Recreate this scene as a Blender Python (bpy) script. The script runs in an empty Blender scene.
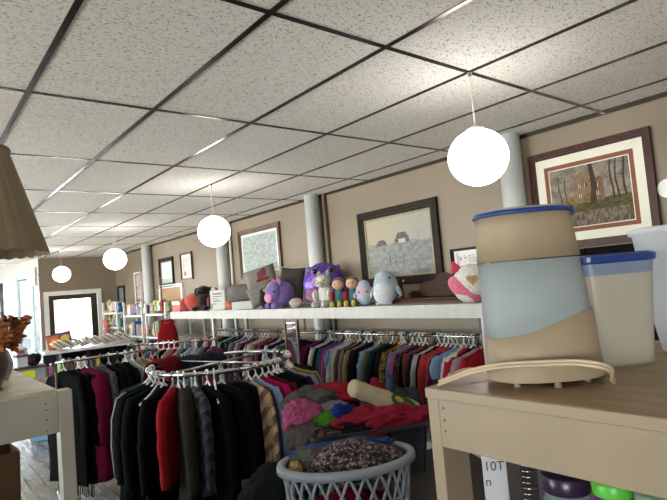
import bpy, bmesh, math, random
from mathutils import Vector, Matrix, noise
rnd = random.Random(7)
PI = math.pi
sc = bpy.context.scene
COL = sc.collection

# ------------------------------------------------------------------ helpers
def lin(h):
    h = h.lstrip('#'); v = [int(h[i:i+2], 16)/255 for i in (0, 2, 4)]
    return tuple(c/12.92 if c <= .04045 else ((c+.055)/1.055)**2.4 for c in v) + (1,)
MATS = {}
def N(nt, t, **kw):
    n = nt.nodes.new(t)
    for k, v in kw.items(): setattr(n, k, v)
    return n
def mat(key, hexc, rough=.6, var=.12, scale=8, bump=0., bscale=60, metal=0., trans=0., alpha=1., sheen=0., stretch=(1,1,1), hex2=None, sub=0., coat=0., spec=.5, gain=1.):
    if key in MATS: return MATS[key]
    m = bpy.data.materials.new(key); m.use_nodes = True; nt = m.node_tree; L = nt.links
    b = nt.nodes['Principled BSDF']
    tc = N(nt, 'ShaderNodeTexCoord'); mp = N(nt, 'ShaderNodeMapping'); mp.inputs['Scale'].default_value = stretch
    L.new(tc.outputs['Object'], mp.inputs['Vector'])
    nz = N(nt, 'ShaderNodeTexNoise'); nz.inputs['Scale'].default_value = scale; nz.inputs['Detail'].default_value = 4
    L.new(mp.outputs[0], nz.inputs['Vector'])
    rp = N(nt, 'ShaderNodeValToRGB'); c = tuple(q*gain for q in lin(hexc)[:3])+(1,)
    if hex2: c1, c2 = c, lin(hex2)
    else:
        c1 = tuple(x*(1-var) for x in c[:3])+(1,); c2 = tuple(min(1, x*(1+var)) for x in c[:3])+(1,)
    rp.color_ramp.elements[0].position = .35; rp.color_ramp.elements[1].position = .65
    rp.color_ramp.elements[0].color = c1; rp.color_ramp.elements[1].color = c2
    L.new(nz.outputs['Fac'], rp.inputs[0]); L.new(rp.outputs[0], b.inputs['Base Color'])
    b.inputs['Roughness'].default_value = rough; b.inputs['Metallic'].default_value = metal
    b.inputs['Transmission Weight'].default_value = trans; b.inputs['Alpha'].default_value = alpha
    b.inputs['Sheen Weight'].default_value = sheen; b.inputs['Coat Weight'].default_value = coat
    b.inputs['Specular IOR Level'].default_value = spec
    b.inputs['Subsurface Weight'].default_value = sub
    if bump:
        n2 = N(nt, 'ShaderNodeTexNoise'); n2.inputs['Scale'].default_value = bscale; n2.inputs['Detail'].default_value = 5
        L.new(mp.outputs[0], n2.inputs['Vector'])
        bp = N(nt, 'ShaderNodeBump'); bp.inputs['Strength'].default_value = bump; bp.inputs['Distance'].default_value = .01
        L.new(n2.outputs['Fac'], bp.inputs['Height']); L.new(bp.outputs[0], b.inputs['Normal'])
    MATS[key] = m; return m
def fabric(hexc): return mat('fabric_'+hexc.strip('#'), hexc, rough=.9, var=.10, scale=14, bump=.2, bscale=90, sheen=0, spec=.1, gain=.78)
def plush(hexc, hex2=None): return mat('plush_'+hexc.strip('#')+(hex2 or '').strip('#'), hexc, rough=.95, var=.12, scale=9 if hex2 else 60, bump=.6, bscale=180, sheen=.3, hex2=hex2, spec=.2)
def plastic(hexc, rough=.35): return mat('plastic_'+hexc.strip('#'), hexc, rough=rough, var=.04, scale=12)
def pattern(key, kind, cols, scale=40, rough=.9):
    if key in MATS: return MATS[key]
    m = mat(key, cols[0], rough=rough, sheen=.1, spec=.2); nt = m.node_tree; L = nt.links; b = nt.nodes['Principled BSDF']
    tc = [n for n in nt.nodes if n.type == 'TEX_COORD'][0]
    rp = N(nt, 'ShaderNodeValToRGB'); rp.color_ramp.interpolation = 'CONSTANT'
    els = rp.color_ramp.elements
    while len(els) < len(cols): els.new(.5)
    for i, cc in enumerate(cols): els[i].position = i/len(cols); els[i].color = lin(cc)
    if kind == 'speckle':
        v = N(nt, 'ShaderNodeTexVoronoi'); v.inputs['Scale'].default_value = scale
        L.new(tc.outputs['Object'], v.inputs['Vector'])
        s = N(nt, 'ShaderNodeSeparateColor'); L.new(v.outputs['Color'], s.inputs[0]); L.new(s.outputs[0], rp.inputs[0])
    elif kind in ('stripe', 'stripe_z'):
        s = N(nt, 'ShaderNodeSeparateXYZ'); L.new(tc.outputs['Object'], s.inputs[0])
        mu = N(nt, 'ShaderNodeMath', operation='MULTIPLY'); mu.inputs[1].default_value = scale
        L.new(s.outputs['Z' if kind == 'stripe_z' else 'X'], mu.inputs[0])
        fr = N(nt, 'ShaderNodeMath', operation='FRACT'); L.new(mu.outputs[0], fr.inputs[0]); L.new(fr.outputs[0], rp.inputs[0])
    elif kind == 'plaid':
        s = N(nt, 'ShaderNodeSeparateXYZ'); L.new(tc.outputs['Object'], s.inputs[0]); fs = []
        for ax in 'XZ':
            mu = N(nt, 'ShaderNodeMath', operation='MULTIPLY'); mu.inputs[1].default_value = scale; L.new(s.outputs[ax], mu.inputs[0])
            fr = N(nt, 'ShaderNodeMath', operation='FRACT'); L.new(mu.outputs[0], fr.inputs[0]); fs.append(fr)
        ad = N(nt, 'ShaderNodeMath', operation='ADD'); L.new(fs[0].outputs[0], ad.inputs[0]); L.new(fs[1].outputs[0], ad.inputs[1])
        hv = N(nt, 'ShaderNodeMath', operation='MULTIPLY'); hv.inputs[1].default_value = .5; L.new(ad.outputs[0], hv.inputs[0]); L.new(hv.outputs[0], rp.inputs[0])
    L.new(rp.outputs[0], b.inputs['Base Color'])
    return m
def emit(key, hexc, st):
    m = bpy.data.materials.new(key); m.use_nodes = True; b = m.node_tree.nodes['Principled BSDF']
    b.inputs['Base Color'].default_value = lin(hexc); b.inputs['Emission Color'].default_value = lin(hexc); b.inputs['Emission Strength'].default_value = st
    return m
def canvas_mat(key, rough=.5):
    m = bpy.data.materials.new(key); m.use_nodes = True; nt = m.node_tree; b = nt.nodes['Principled BSDF']
    a = N(nt, 'ShaderNodeVertexColor'); a.layer_name = 'Col'; nt.links.new(a.outputs[0], b.inputs['Base Color']); b.inputs['Roughness'].default_value = rough; b.inputs['Specular IOR Level'].default_value = .15
    return m
def thin_glass(key, tint, gl=.08, rough=.03):
    m = bpy.data.materials.new(key); m.use_nodes = True; nt = m.node_tree; nt.nodes.clear(); L = nt.links
    o = N(nt, 'ShaderNodeOutputMaterial'); mx = N(nt, 'ShaderNodeMixShader'); t = N(nt, 'ShaderNodeBsdfTransparent'); g = N(nt, 'ShaderNodeBsdfGlossy')
    t.inputs[0].default_value = lin(tint); g.inputs['Roughness'].default_value = rough
    fr = N(nt, 'ShaderNodeFresnel'); fr.inputs[0].default_value = 1.45
    L.new(fr.outputs[0], mx.inputs[0]); L.new(t.outputs[0], mx.inputs[1]); L.new(g.outputs[0], mx.inputs[2]); L.new(mx.outputs[0], o.inputs[0])
    return m
def frosted(key, hexc, clear=.35, rough=.35):
    """translucent milky plastic: see-through + translucent + diffuse skin"""
    m = bpy.data.materials.new(key); m.use_nodes = True; nt = m.node_tree; L = nt.links; b = nt.nodes['Principled BSDF']
    o = [n for n in nt.nodes if n.type == 'OUTPUT_MATERIAL'][0]
    b.inputs['Base Color'].default_value = lin(hexc); b.inputs['Roughness'].default_value = rough
    t = N(nt, 'ShaderNodeBsdfTransparent'); t.inputs[0].default_value = lin(hexc)
    tl = N(nt, 'ShaderNodeBsdfTranslucent'); tl.inputs[0].default_value = lin(hexc)
    nz = N(nt, 'ShaderNodeTexNoise'); nz.inputs['Scale'].default_value = 6
    tc = N(nt, 'ShaderNodeTexCoord'); L.new(tc.outputs['Object'], nz.inputs['Vector'])
    mr = N(nt, 'ShaderNodeMapRange'); mr.inputs[3].default_value = clear*.8; mr.inputs[4].default_value = clear*1.2; L.new(nz.outputs['Fac'], mr.inputs[0])
    m1 = N(nt, 'ShaderNodeMixShader'); m1.inputs[0].default_value = .4; L.new(b.outputs[0], m1.inputs[1]); L.new(tl.outputs[0], m1.inputs[2])
    m2 = N(nt, 'ShaderNodeMixShader'); L.new(mr.outputs[0], m2.inputs[0]); L.new(m1.outputs[0], m2.inputs[1]); L.new(t.outputs[0], m2.inputs[2]); L.new(m2.outputs[0], o.inputs[0])
    return m

def mesh_of(name, bm, smooth=False):
    bmesh.ops.recalc_face_normals(bm, faces=bm.faces)
    me = bpy.data.meshes.new(name); bm.to_mesh(me); bm.free()
    if smooth: me.polygons.foreach_set('use_smooth', [True]*len(me.polygons))
    return me
def obj(name, bm, m=None, parent=None, smooth=False, loc=None, rot=None):
    me = bm if isinstance(bm, bpy.types.Mesh) else mesh_of(name, bm, smooth)
    o = bpy.data.objects.new(name, me); COL.objects.link(o)
    if m:
        if not me.materials: me.materials.append(m)
        elif me.materials[0] is not m:
            o.material_slots[0].link = 'OBJECT'; o.material_slots[0].material = m
    if parent: o.parent = parent
    if loc: o.location = loc
    if rot: o.rotation_euler = rot
    return o
def tag(o, label, cat, group=None):
    o['label'] = label; o['category'] = cat
    if group: o['group'] = group
    return o
def thing(name, label, cat, loc=(0,0,0), rz=0, group=None):
    o = bpy.data.objects.new(name, None); COL.objects.link(o); o.empty_display_size = .05
    o.location = loc; o.rotation_euler = (0, 0, rz)
    return tag(o, label, cat, group)
def struct(name, bm, m, parent=None, smooth=False):
    o = obj(name, bm, m, parent, smooth)
    if not parent: o['kind'] = 'structure'
    return o
def BM(): return bmesh.new()
def box(bm, x0, x1, y0, y1, z0, z1, M=None, bev=0.):
    r = bmesh.ops.create_cube(bm, size=1); vs = r['verts']
    for v in vs: v.co = Vector(((x0+x1)/2+v.co.x*(x1-x0), (y0+y1)/2+v.co.y*(y1-y0), (z0+z1)/2+v.co.z*(z1-z0)))
    if bev:
        es = list({e for v in vs for e in v.link_edges})
        rr = bmesh.ops.bevel(bm, geom=es, offset=bev, segments=2, affect='EDGES', profile=.5); vs = list({v for f in rr['faces'] for v in f.verts} | {v for v in vs if v.is_valid})
    if M is not None: bmesh.ops.transform(bm, matrix=M, verts=[v for v in vs if v.is_valid])
    return bm
def B(*a, **k): return box(BM(), *a, **k)
def loft(bm, rings, cap0=True, cap1=True, closed=True):
    vr = [[bm.verts.new(p) for p in r] for r in rings]; n = len(vr[0])
    for a, b in zip(vr, vr[1:]):
        for i in range(n if closed else n-1):
            j = (i+1) % n; bm.faces.new((a[i], a[j], b[j], b[i]))
    if cap0: bm.faces.new(vr[0][::-1])
    if cap1: bm.faces.new(vr[-1])
    return bm
def lathe(bm, prof, seg=32, sx=1, sy=1, c=(0,0), cap0=True, cap1=True, mod=None):
    rings = []
    for r, z in prof:
        ring = []
        for i in range(seg):
            a = 2*PI*i/seg; k = mod(a, z) if mod else 1
            ring.append((c[0]+r*k*sx*math.cos(a), c[1]+r*k*sy*math.sin(a), z))
        rings.append(ring)
    return loft(bm, rings, cap0, cap1)
def tube(bm, pts, r, seg=8, closed=False):
    pts = [Vector(p) for p in pts]; n = len(pts); rings = []; up = Vector((0, 0, 1)); prev = None
    for i, p in enumerate(pts):
        if closed: t = pts[(i+1) % n]-pts[i-1]
        else: t = pts[min(i+1, n-1)]-pts[max(i-1, 0)]
        t.normalize()
        if prev is None:
            a = up if abs(t.z) < .95 else Vector((1, 0, 0)); s = t.cross(a).normalized()
        else:
            s = (prev-t*prev.dot(t)).normalized()
        prev = s; u = t.cross(s); rr = r[i] if isinstance(r, (list, tuple)) else r
        rings.append([p+s*rr*math.cos(2*PI*k/seg)+u*rr*math.sin(2*PI*k/seg) for k in range(seg)])
    if closed:
        rings.append(rings[0]); vr = [[bm.verts.new(q) for q in rg] for rg in rings[:-1]]
        for i in range(n):
            a, b = vr[i], vr[(i+1) % n]
            for k in range(seg): bm.faces.new((a[k], a[(k+1) % seg], b[(k+1) % seg], b[k]))
        return bm
    return loft(bm, rings)
def ell(bm, c, r, sub=3, rot=None, nz=0., nf=6, seed=0):
    M = Matrix.Translation(c) @ (rot.to_4x4() if rot else Matrix()) @ Matrix.Diagonal((r[0], r[1], r[2], 1))
    vs = bmesh.ops.create_icosphere(bm, subdivisions=sub, radius=1)['verts']
    for v in vs:
        if nz: v.co *= 1+nz*noise.noise(v.co*nf*.3+Vector((seed*7.3, seed, 0)))
        v.co = M @ v.co
    return bm
def heap(bm, c, r, seed, nz=.35, sub=5, floor=None, rot=0):
    """a crumpled cloth lump with ridged folds"""
    R_ = Matrix.Rotation(rot, 3, 'Z'); o = Vector((seed*3.7, seed*1.3, seed*5.1))
    for v in bmesh.ops.create_icosphere(bm, subdivisions=sub, radius=1)['verts']:
        p = v.co.copy(); f = noise.noise(p*1.6+o)*nz
        rd = 1-abs(noise.noise(Vector((p.x*2.2, p.y*4.5, p.z*2))+o*1.7))*2; rd += .6*(1-abs(noise.noise(Vector((p.x*6, p.y*7, p.z*4))+o*.7))*2.6)
        q = p*(1+f+rd*nz*.5); q = R_ @ Vector((q.x*r[0], q.y*r[1], q.z*r[2])) + Vector(c)
        if floor is not None and q.z < floor: q.z = floor+(q.z-floor)*.04
        v.co = q
    return bm
def pillow(bm, w, h, t, n=16):
    """cushion standing in local XZ, thickness along Y"""
    for sgn in (1, -1):
        g = [[None]*(n+1) for _ in range(n+1)]
        for i in range(n+1):
            for j in range(n+1):
                u, v = i/n*2-1, j/n*2-1
                pinch = 1-.10*(1-u*u)*0-.07*((1-abs(u)**2)*(abs(v)**6)+(1-abs(v)**2)*(abs(u)**6))
                y = sgn*t/2*((1-u**4)*(1-v**4))**.6
                g[i][j] = bm.verts.new((u*w/2*pinch, y, v*h/2*pinch))
        for i in range(n):
            for j in range(n): bm.faces.new((g[i][j], g[i+1][j], g[i+1][j+1], g[i][j+1]))
    bmesh.ops.remove_doubles(bm, verts=bm.verts, dist=.0006)
    return bm
def letters(txt, size, m, parent, loc, rot):
    cu = bpy.data.curves.new('letters', 'FONT'); cu.body = txt; cu.size = size; cu.extrude = .0004
    o = bpy.data.objects.new('letters_source', cu); COL.objects.link(o); bpy.context.view_layer.update()
    me = bpy.data.meshes.new_from_object(o.evaluated_get(bpy.context.evaluated_depsgraph_get())); bpy.data.objects.remove(o); me.materials.clear()
    return obj('lettering', me, m, parent, False, loc, rot)
def Rz(a): return Matrix.Rotation(a, 4, 'Z')
ORD = ['first','second','third','fourth','fifth','sixth','seventh','eighth','ninth','tenth','eleventh','twelfth','thirteenth','fourteenth','fifteenth','sixteenth','seventeenth','eighteenth','nineteenth','twentieth']
def ordw(i):
    if i < 20: return ORD[i]
    t = ['twenty','thirty','forty','fifty'][(i+1)//10-2]
    return {20:'twentieth',30:'thirtieth',40:'fortieth',50:'fiftieth'}[i+1] if (i+1) % 10 == 0 else t+'-'+ORD[(i+1) % 10-1]

# ------------------------------------------------------------------ camera (eye 1.7 m)
F_PX, YAW, PIT, ROL = 531.78, .686896, .0608112, -.0851836
cam = bpy.data.cameras.new('camera'); co = bpy.data.objects.new('camera', cam); COL.objects.link(co)
cy, sy, cp, sp = math.cos(YAW), math.sin(YAW), math.cos(PIT), math.sin(PIT)
Fv = Vector((sy*cp, cy*cp, sp)); Rv = Vector((cy, -sy, 0)); Uv = Rv.cross(Fv)
cr, sr = math.cos(ROL), math.sin(ROL); R2 = Rv*cr+Uv*sr; U2 = Uv*cr-Rv*sr
co.matrix_world = Matrix(((R2.x, U2.x, -Fv.x, 0), (R2.y, U2.y, -Fv.y, 0), (R2.z, U2.z, -Fv.z, 1.7), (0, 0, 0, 1)))
cam.sensor_width = 36; cam.lens = F_PX/667*36; cam.clip_start = .02
sc.camera = co
sc.view_settings.view_transform = 'Standard'; sc.view_settings.look = 'None'; sc.view_settings.gamma = 1
sc.view_settings.exposure = 1.42

# ------------------------------------------------------------------ room
XW, YB, H = 3.85, 12.65, 2.735          # right wall, front (street) wall, ceiling
XL, YR = -4.4, -4.2
def floor_mat():
    m = mat('floor_planks', '#8a8580', rough=.28); nt = m.node_tree; L = nt.links; b = nt.nodes['Principled BSDF']
    tc = [n for n in nt.nodes if n.type == 'TEX_COORD'][0]
    mp = N(nt, 'ShaderNodeMapping'); mp.inputs['Rotation'].default_value = (0, 0, PI/2); L.new(tc.outputs['Object'], mp.inputs[0])
    br = N(nt, 'ShaderNodeTexBrick'); br.inputs['Scale'].default_value = 1; br.inputs['Brick Width'].default_value = 3.1; br.inputs['Row Height'].default_value = .13
    br.inputs['Mortar Size'].default_value = .005; br.inputs['Color1'].default_value = lin('#968e87'); br.inputs['Color2'].default_value = lin('#7d7670'); br.inputs['Mortar'].default_value = lin('#2a2725')
    L.new(mp.outputs[0], br.inputs['Vector'])
    nz = N(nt, 'ShaderNodeTexNoise'); nz.inputs['Scale'].default_value = 5; nz.inputs['Detail'].default_value = 7
    m2 = N(nt, 'ShaderNodeMapping'); m2.inputs['Scale'].default_value = (3, .5, 1); L.new(tc.outputs['Object'], m2.inputs[0]); L.new(m2.outputs[0], nz.inputs['Vector'])
    mx = N(nt, 'ShaderNodeMix', data_type='RGBA', blend_type='MULTIPLY'); mx.inputs[0].default_value = .75
    rp = N(nt, 'ShaderNodeValToRGB'); rp.color_ramp.elements[0].position = .35; rp.color_ramp.elements[0].color = (.35, .33, .32, 1); rp.color_ramp.elements[1].position = .62
    L.new(nz.outputs['Fac'], rp.inputs[0]); L.new(br.outputs['Color'], mx.inputs[6]); L.new(rp.outputs[0], mx.inputs[7]); L.new(mx.outputs[2], b.inputs['Base Color'])
    mr = N(nt, 'ShaderNodeMapRange'); mr.inputs[3].default_value = .36; mr.inputs[4].default_value = .18; L.new(nz.outputs['Fac'], mr.inputs[0]); L.new(mr.outputs[0], b.inputs['Roughness'])
    return m
def tile_mat():
    m = mat('ceiling_tile', '#c9c0b4', rough=.92, spec=.2); nt = m.node_tree; L = nt.links; b = nt.nodes['Principled BSDF']
    tc = [n for n in nt.nodes if n.type == 'TEX_COORD'][0]
    def fiss(rot, sx, sy, lo, hi, off):
        mp = N(nt, 'ShaderNodeMapping'); mp.inputs['Rotation'].default_value = (0, 0, rot); mp.inputs['Location'].default_value = (off, off*2, 0); L.new(tc.outputs['Object'], mp.inputs[0])
        m2 = N(nt, 'ShaderNodeMapping'); m2.inputs['Scale'].default_value = (sx, sy, 1); L.new(mp.outputs[0], m2.inputs[0])
        nz = N(nt, 'ShaderNodeTexNoise'); nz.inputs['Scale'].default_value = 1; nz.inputs['Detail'].default_value = 1.5; L.new(m2.outputs[0], nz.inputs['Vector'])
        mr = N(nt, 'ShaderNodeMapRange'); mr.inputs[1].default_value = lo; mr.inputs[2].default_value = hi; L.new(nz.outputs['Fac'], mr.inputs[0]); return mr
    a = fiss(.5, 48, 140, .62, .68, 0); c = fiss(-.45, 55, 150, .63, .69, 3.3)
    mxm = N(nt, 'ShaderNodeMath', operation='MAXIMUM'); L.new(a.outputs[0], mxm.inputs[0]); L.new(c.outputs[0], mxm.inputs[1])
    # a slightly different batch shade per tile
    mp = N(nt, 'ShaderNodeMapping'); mp.inputs['Location'].default_value = (-.501/.61, -.408/1.2003, 0); mp.inputs['Scale'].default_value = (1/.61, 1/1.2003, 1); L.new(tc.outputs['Object'], mp.inputs[0])
    fl = N(nt, 'ShaderNodeVectorMath', operation='FLOOR'); L.new(mp.outputs[0], fl.inputs[0])
    wn = N(nt, 'ShaderNodeTexWhiteNoise'); L.new(fl.outputs[0], wn.inputs['Vector'])
    rp = N(nt, 'ShaderNodeValToRGB'); rp.color_ramp.elements[0].color = lin('#ebe5dc'); rp.color_ramp.elements[1].color = lin('#f3eee7'); L.new(wn.outputs['Value'], rp.inputs[0])
    mx = N(nt, 'ShaderNodeMix', data_type='RGBA'); mx.inputs[7].default_value = lin('#a89d90'); L.new(mxm.outputs[0], mx.inputs[0]); L.new(rp.outputs[0], mx.inputs[6]); L.new(mx.outputs[2], b.inputs['Base Color'])
    bp = N(nt, 'ShaderNodeBump', invert=True); bp.inputs['Strength'].default_value = .5; bp.inputs['Distance'].default_value = .004
    L.new(mxm.outputs[0], bp.inputs['Height']); L.new(bp.outputs[0], b.inputs['Normal'])
    return m
wall_m = mat('wall_paint', '#7f705e', rough=.5, var=.07, scale=1.2, bump=.12, bscale=14, stretch=(1, 1, .25))
white_trim = mat('white_trim_paint', '#d8d6d2', rough=.4, var=.04)
bench_white = mat('bench_paint_grey_white', '#b3afa5', rough=.45, var=.06, scale=6, bump=.15, bscale=40)
bench_cream = mat('bench_paint_cream', '#92816c', rough=.38, var=.05, scale=5, bump=.12, bscale=30)
dark_metal = mat('dark_bronze_metal', '#5c544d', rough=.24, var=.05, metal=1)
chrome = mat('chrome_tube', '#b9b9b9', rough=.18, var=.04, metal=1)

YS = 15.2
def splay_x(y): return 2.28-.2*(y-YB)
struct('floor', B(XL-.2, 6, YR-.2, 18, -.15, 0), floor_mat())
struct('ceiling', B(XL-.2, XW+.2, YR-.2, YS+.2, H, H+.12), tile_mat())
g = BM()
for i in range(-9, 6):
    x = .501+.61*i
    if XL < x < XW: box(g, x-.0125, x+.0125, YR, 15.1 if x < 1.7 else YB, H-.004, H+.01)
for j in range(-5, 13):
    y = .408+1.2003*j
    if YR < y < YS: box(g, XL, XW if y < YB else splay_x(y), y-.0125, y+.0125, H-.0035, H+.01)
struct('trim_1', g, dark_metal)
struct('trim_2', B(XW-.025, XW, YR, YB, H-.03, H), dark_metal)
struct('wall_right', B(XW, XW+.15, YR-.2, YB+.15, 0, H), wall_m)
struct('wall_rear', B(XL-.2, XW, YR-.15, YR, 0, H), wall_m)
g = BM(); box(g, XL-.15, XL, YR, YS, 0, .8); box(g, XL-.15, XL, YR, YS, 2.5, H)
WN = [(-3.6, -1.2), (3.4, 5.3), (5.9, 8.4), (9.0, 11.5)]; ys = [YR]+[v for w_ in WN for v in w_]+[YS]  # window openings added in this unseen wall to bring in more daylight
for k in range(0, len(ys), 2): box(g, XL-.15, XL, ys[k], ys[k+1], .8, 2.5)
struct('wall_left', g, wall_m)
GL = thin_glass('added_window_glass', '#f4f8f8')
for k, (a, b_) in enumerate(WN):
    g = BM(); box(g, XL-.12, XL-.04, a, a+.06, .8, 2.5); box(g, XL-.12, XL-.04, b_-.06, b_, .8, 2.5); box(g, XL-.12, XL-.04, (a+b_)/2-.03, (a+b_)/2+.03, .8, 2.5); box(g, XL-.12, XL-.04, a, b_, .8, .86); box(g, XL-.12, XL-.04, a, b_, 2.44, 2.5)
    w = struct('window_%d' % (k+3), g, white_trim)
    aw = loft(BM(), [[(XL-.15, y_, 2.62), (XL-1.5, y_, 2.2), (XL-1.5, y_, 2.18), (XL-.15, y_, 2.6)] for y_ in (a-.15, b_+.15)]); struct('awning_%d' % (k+1), aw, mat('awning_canvas', '#5a5a52', rough=.8)); obj('pane', B(XL-.09, XL-.082, a+.05, b_-.05, .85, 2.45), GL, w)  # unseen sloping canvas, added to keep upper sky light out of these windows
# street wall with the entrance door
DX0, DX1, DZ = 2.44, 3.42, 1.925
g = BM(); box(g, 2.28, DX0-.02, YB, YB+.15, 0, H); box(g, DX1+.02, XW, YB, YB+.15, 0, H); box(g, DX0-.02, DX1+.02, YB, YB+.15, DZ+.02, H)
struct('wall_front', g, wall_m)
g = BM(); box(g, DX0-.09, DX0, YB-.025, YB, 0, DZ+.09); box(g, DX1, DX1+.09, YB-.025, YB, 0, DZ+.09); box(g, DX0, DX1, YB-.025, YB, DZ, DZ+.09)
struct('trim_3', g, white_trim)
g = BM(); box(g, DX0, DX0+.1, YB+.02, YB+.07, 0, DZ); box(g, DX1-.13, DX1, YB+.02, YB+.07, 0, DZ); box(g, DX0+.1, DX1-.13, YB+.02, YB+.07, DZ-.1, DZ); box(g, DX0+.1, DX1-.13, YB+.02, YB+.07, 0, .3)
d = struct('door_1', g, dark_metal)
glass = thin_glass('clear_window_glass', '#f4f8f8')
obj('door_glass', B(DX0+.1, DX1-.13, YB+.04, YB+.048, .3, DZ-.1), glass, d)
obj('door_handle', tube(BM(), [(DX0+.16, YB+.02, 1.0), (DX0+.16, YB-.03, 1.0), (DX0+.16, YB-.03, 1.25), (DX0+.16, YB+.02, 1.25)], .012), chrome, d, True)
# splayed display window of the recessed entrance (the line X=splay_x(Y))
def splay_box(bm, s0, s1, z0, z1, t0, t1):
    dv = Vector((-.2, 1, 0)).normalized(); nv = Vector((dv.y, -dv.x, 0)); o = Vector((2.28, YB, 0))
    ps = [o+dv*s0+nv*t0, o+dv*s1+nv*t0, o+dv*s1+nv*t1, o+dv*s0+nv*t1]
    return loft(bm, [[p+Vector((0, 0, z0)) for p in ps], [p+Vector((0, 0, z1)) for p in ps]])
g = BM(); splay_box(g, 0, 2.6, 2.42, H, 0, .1); splay_box(g, 0, 2.6, 0, .55, 0, .1)
struct('wall_display', g, white_trim)
g = BM()
for a, b_ in ((0, .07), (.5, .56), (1.28, 1.36), (2.5, 2.6)): splay_box(g, a, b_, .55, 2.42, .005, .095)
splay_box(g, .07, 2.5, .55, .62, .01, .09); splay_box(g, .07, 2.5, 2.36, 2.42, .01, .09)
w = struct('window_1', g, mat('window_frame_pale', '#b9c4ca', rough=.4))
for a, b_ in ((.07, .5), (.56, 1.28), (1.36, 2.5)): obj('pane', splay_box(BM(), a, b_, .62, 2.36, .045, .053), glass, w)
tag(obj('roller_blind', splay_box(BM(), .08, .5, 2.18, 2.56, -.05, -.02), mat('blind_cloth', '#dcd8cf', rough=.8)), 'short off white blind rolled down beside the street wall corner', 'blind')
# street front glass (left of the frame), a real opening to daylight
g = BM(); box(g, XL, 1.76, YS, YS+.1, 0, .55); box(g, XL, 1.76, YS, YS+.1, 2.42, H)
for x in (XL, -2.4, -.4, 1.66): box(g, x, x+.1, YS, YS+.1, .55, 2.42)
w = struct('window_2', g, white_trim)
for x in (XL, -2.4, -.4): obj('pane', B(x+.1, x+2 if x > XL else -2.4, YS+.04, YS+.048, .55, 2.42), glass, w)
struct('trim_4', B(XL, 1.72, 13.6, YS, 0, .5), mat('display_platform_wood', '#a08a70', rough=.6))     # display platform behind the glass
# outdoors: pavement and a building over the street
struct('ground', B(-30, 30, 18, 40, -.16, -.02), mat('street_asphalt', '#8b8b8b', rough=.9))
struct('facade_across_street', B(-30, 30, 32, 34, 0, 4.5), mat('street_facade', '#c9c2b6', rough=.9, scale=.8))
struct('trim_5', B(2.5, 2.78, 13.6, 13.85, 0, 2.7), mat('entry_pier', '#b5a893', rough=.9))
# round pipe columns on the right wall
pipe_m = mat('column_paint', '#c4c7c6', rough=.35, var=.03)
for k, y in enumerate((2.29, 4.9, 7.2, 10.35)):
    struct('column_%d' % (k+1), lathe(BM(), [(.088, 0), (.088, H)], 32, c=(XW-.1, y)), pipe_m, smooth=False)
    for p in bpy.data.objects['column_%d' % (k+1)].data.polygons: p.use_smooth = abs(p.normal.z) < .5
for k, (y, m) in enumerate(((4.76, wall_m), (7.06, white_trim))):
    struct('trim_%d' % (6+k), lathe(BM(), [(.02, 0), (.02, H)], 12, c=(XW-.03, y)), m, smooth=True)
for sidn, g in (('right', B(XW-.02, XW, YR, YB, 0, .12)),): struct('baseboard_'+sidn, g, white_trim)

# ------------------------------------------------------------------ globe pendants
globe_m = emit('lit_opal_glass', '#fffdf8', 4.2)
cord_m = mat('pale_cord', '#cfc4ad', rough=.7)
def pendant(x, y, label, zc=2.28, group=None):
    t = thing('pendant_lamp', label, 'lamp', (x, y, H-.004), 0, group); d = zc-H+.004
    obj('globe', ell(BM(), (0, 0, d), (.153, .153, .147), 4), globe_m, t, True)
    obj('cap', lathe(BM(), [(.05, d+.136), (.048, d+.15), (.02, d+.162), (.012, d+.17)], 20), mat('lamp_cap_white', '#bdb8ad', rough=.5), t)
    obj('cord', tube(BM(), [(0, 0, d+.17), (0, 0, -.015)], .004), cord_m, t)
    obj('ceiling_hook', lathe(BM(), [(.01, -.02), (.014, 0)], 10), chrome, t)
pendant(2.335, 1.606, 'largest glowing white globe lamp, nearest, hanging in front of a white column')
pendant(2.335, 4.614, 'glowing globe lamp hanging left of the faded landscape picture, second nearest')
pendant(2.335, 7.652, 'third nearest glowing globe lamp, above the white shelf units with toys')
pendant(2.335, 10.848, 'smallest glowing globe lamp, farthest away, above the street door')
for x, y in ((2.335, -1.43), (-1.325, -1.43), (-1.325, 1.606), (-1.325, 4.614), (-1.325, 7.652), (-1.325, 10.848)):  # extra unseen globes, added to light the near objects
    pendant(x, y, 'unseen globe lamp added to light the near things', group='added unseen globe lamps')

# ------------------------------------------------------------------ pictures
def canvas(y0, y1, z0, z1, x, fn, nu, nv, name, parent, m):
    """flat picture on the wall: y0 is its left edge (far), y1 its right edge (near)"""
    bm = BM(); V = [[bm.verts.new((x, y0+(y1-y0)*i/nu, z0+(z1-z0)*j/nv)) for j in range(nv+1)] for i in range(nu+1)]
    lay = bm.loops.layers.float_color.new('Col')
    for i in range(nu):
        for j in range(nv):
            f = bm.faces.new((V[i][j], V[i+1][j], V[i+1][j+1], V[i][j+1])); c = fn((i+.5)/nu, (j+.5)/nv)
            for l in f.loops: l[lay] = c
    me = bpy.data.meshes.new(name); bm.to_mesh(me); bm.free()
    return obj(name, me, m, parent)
cm = canvas_mat('painted_print', .75)
def mixc(a, b, t): t = max(0, min(1, t)); return tuple(x*(1-t)+y*t for x, y in zip(a, b))
def nf(u, v, s, o=0): return noise.fractal(Vector((u*s, v*s, o)), .8, 2.1, 5)
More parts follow.
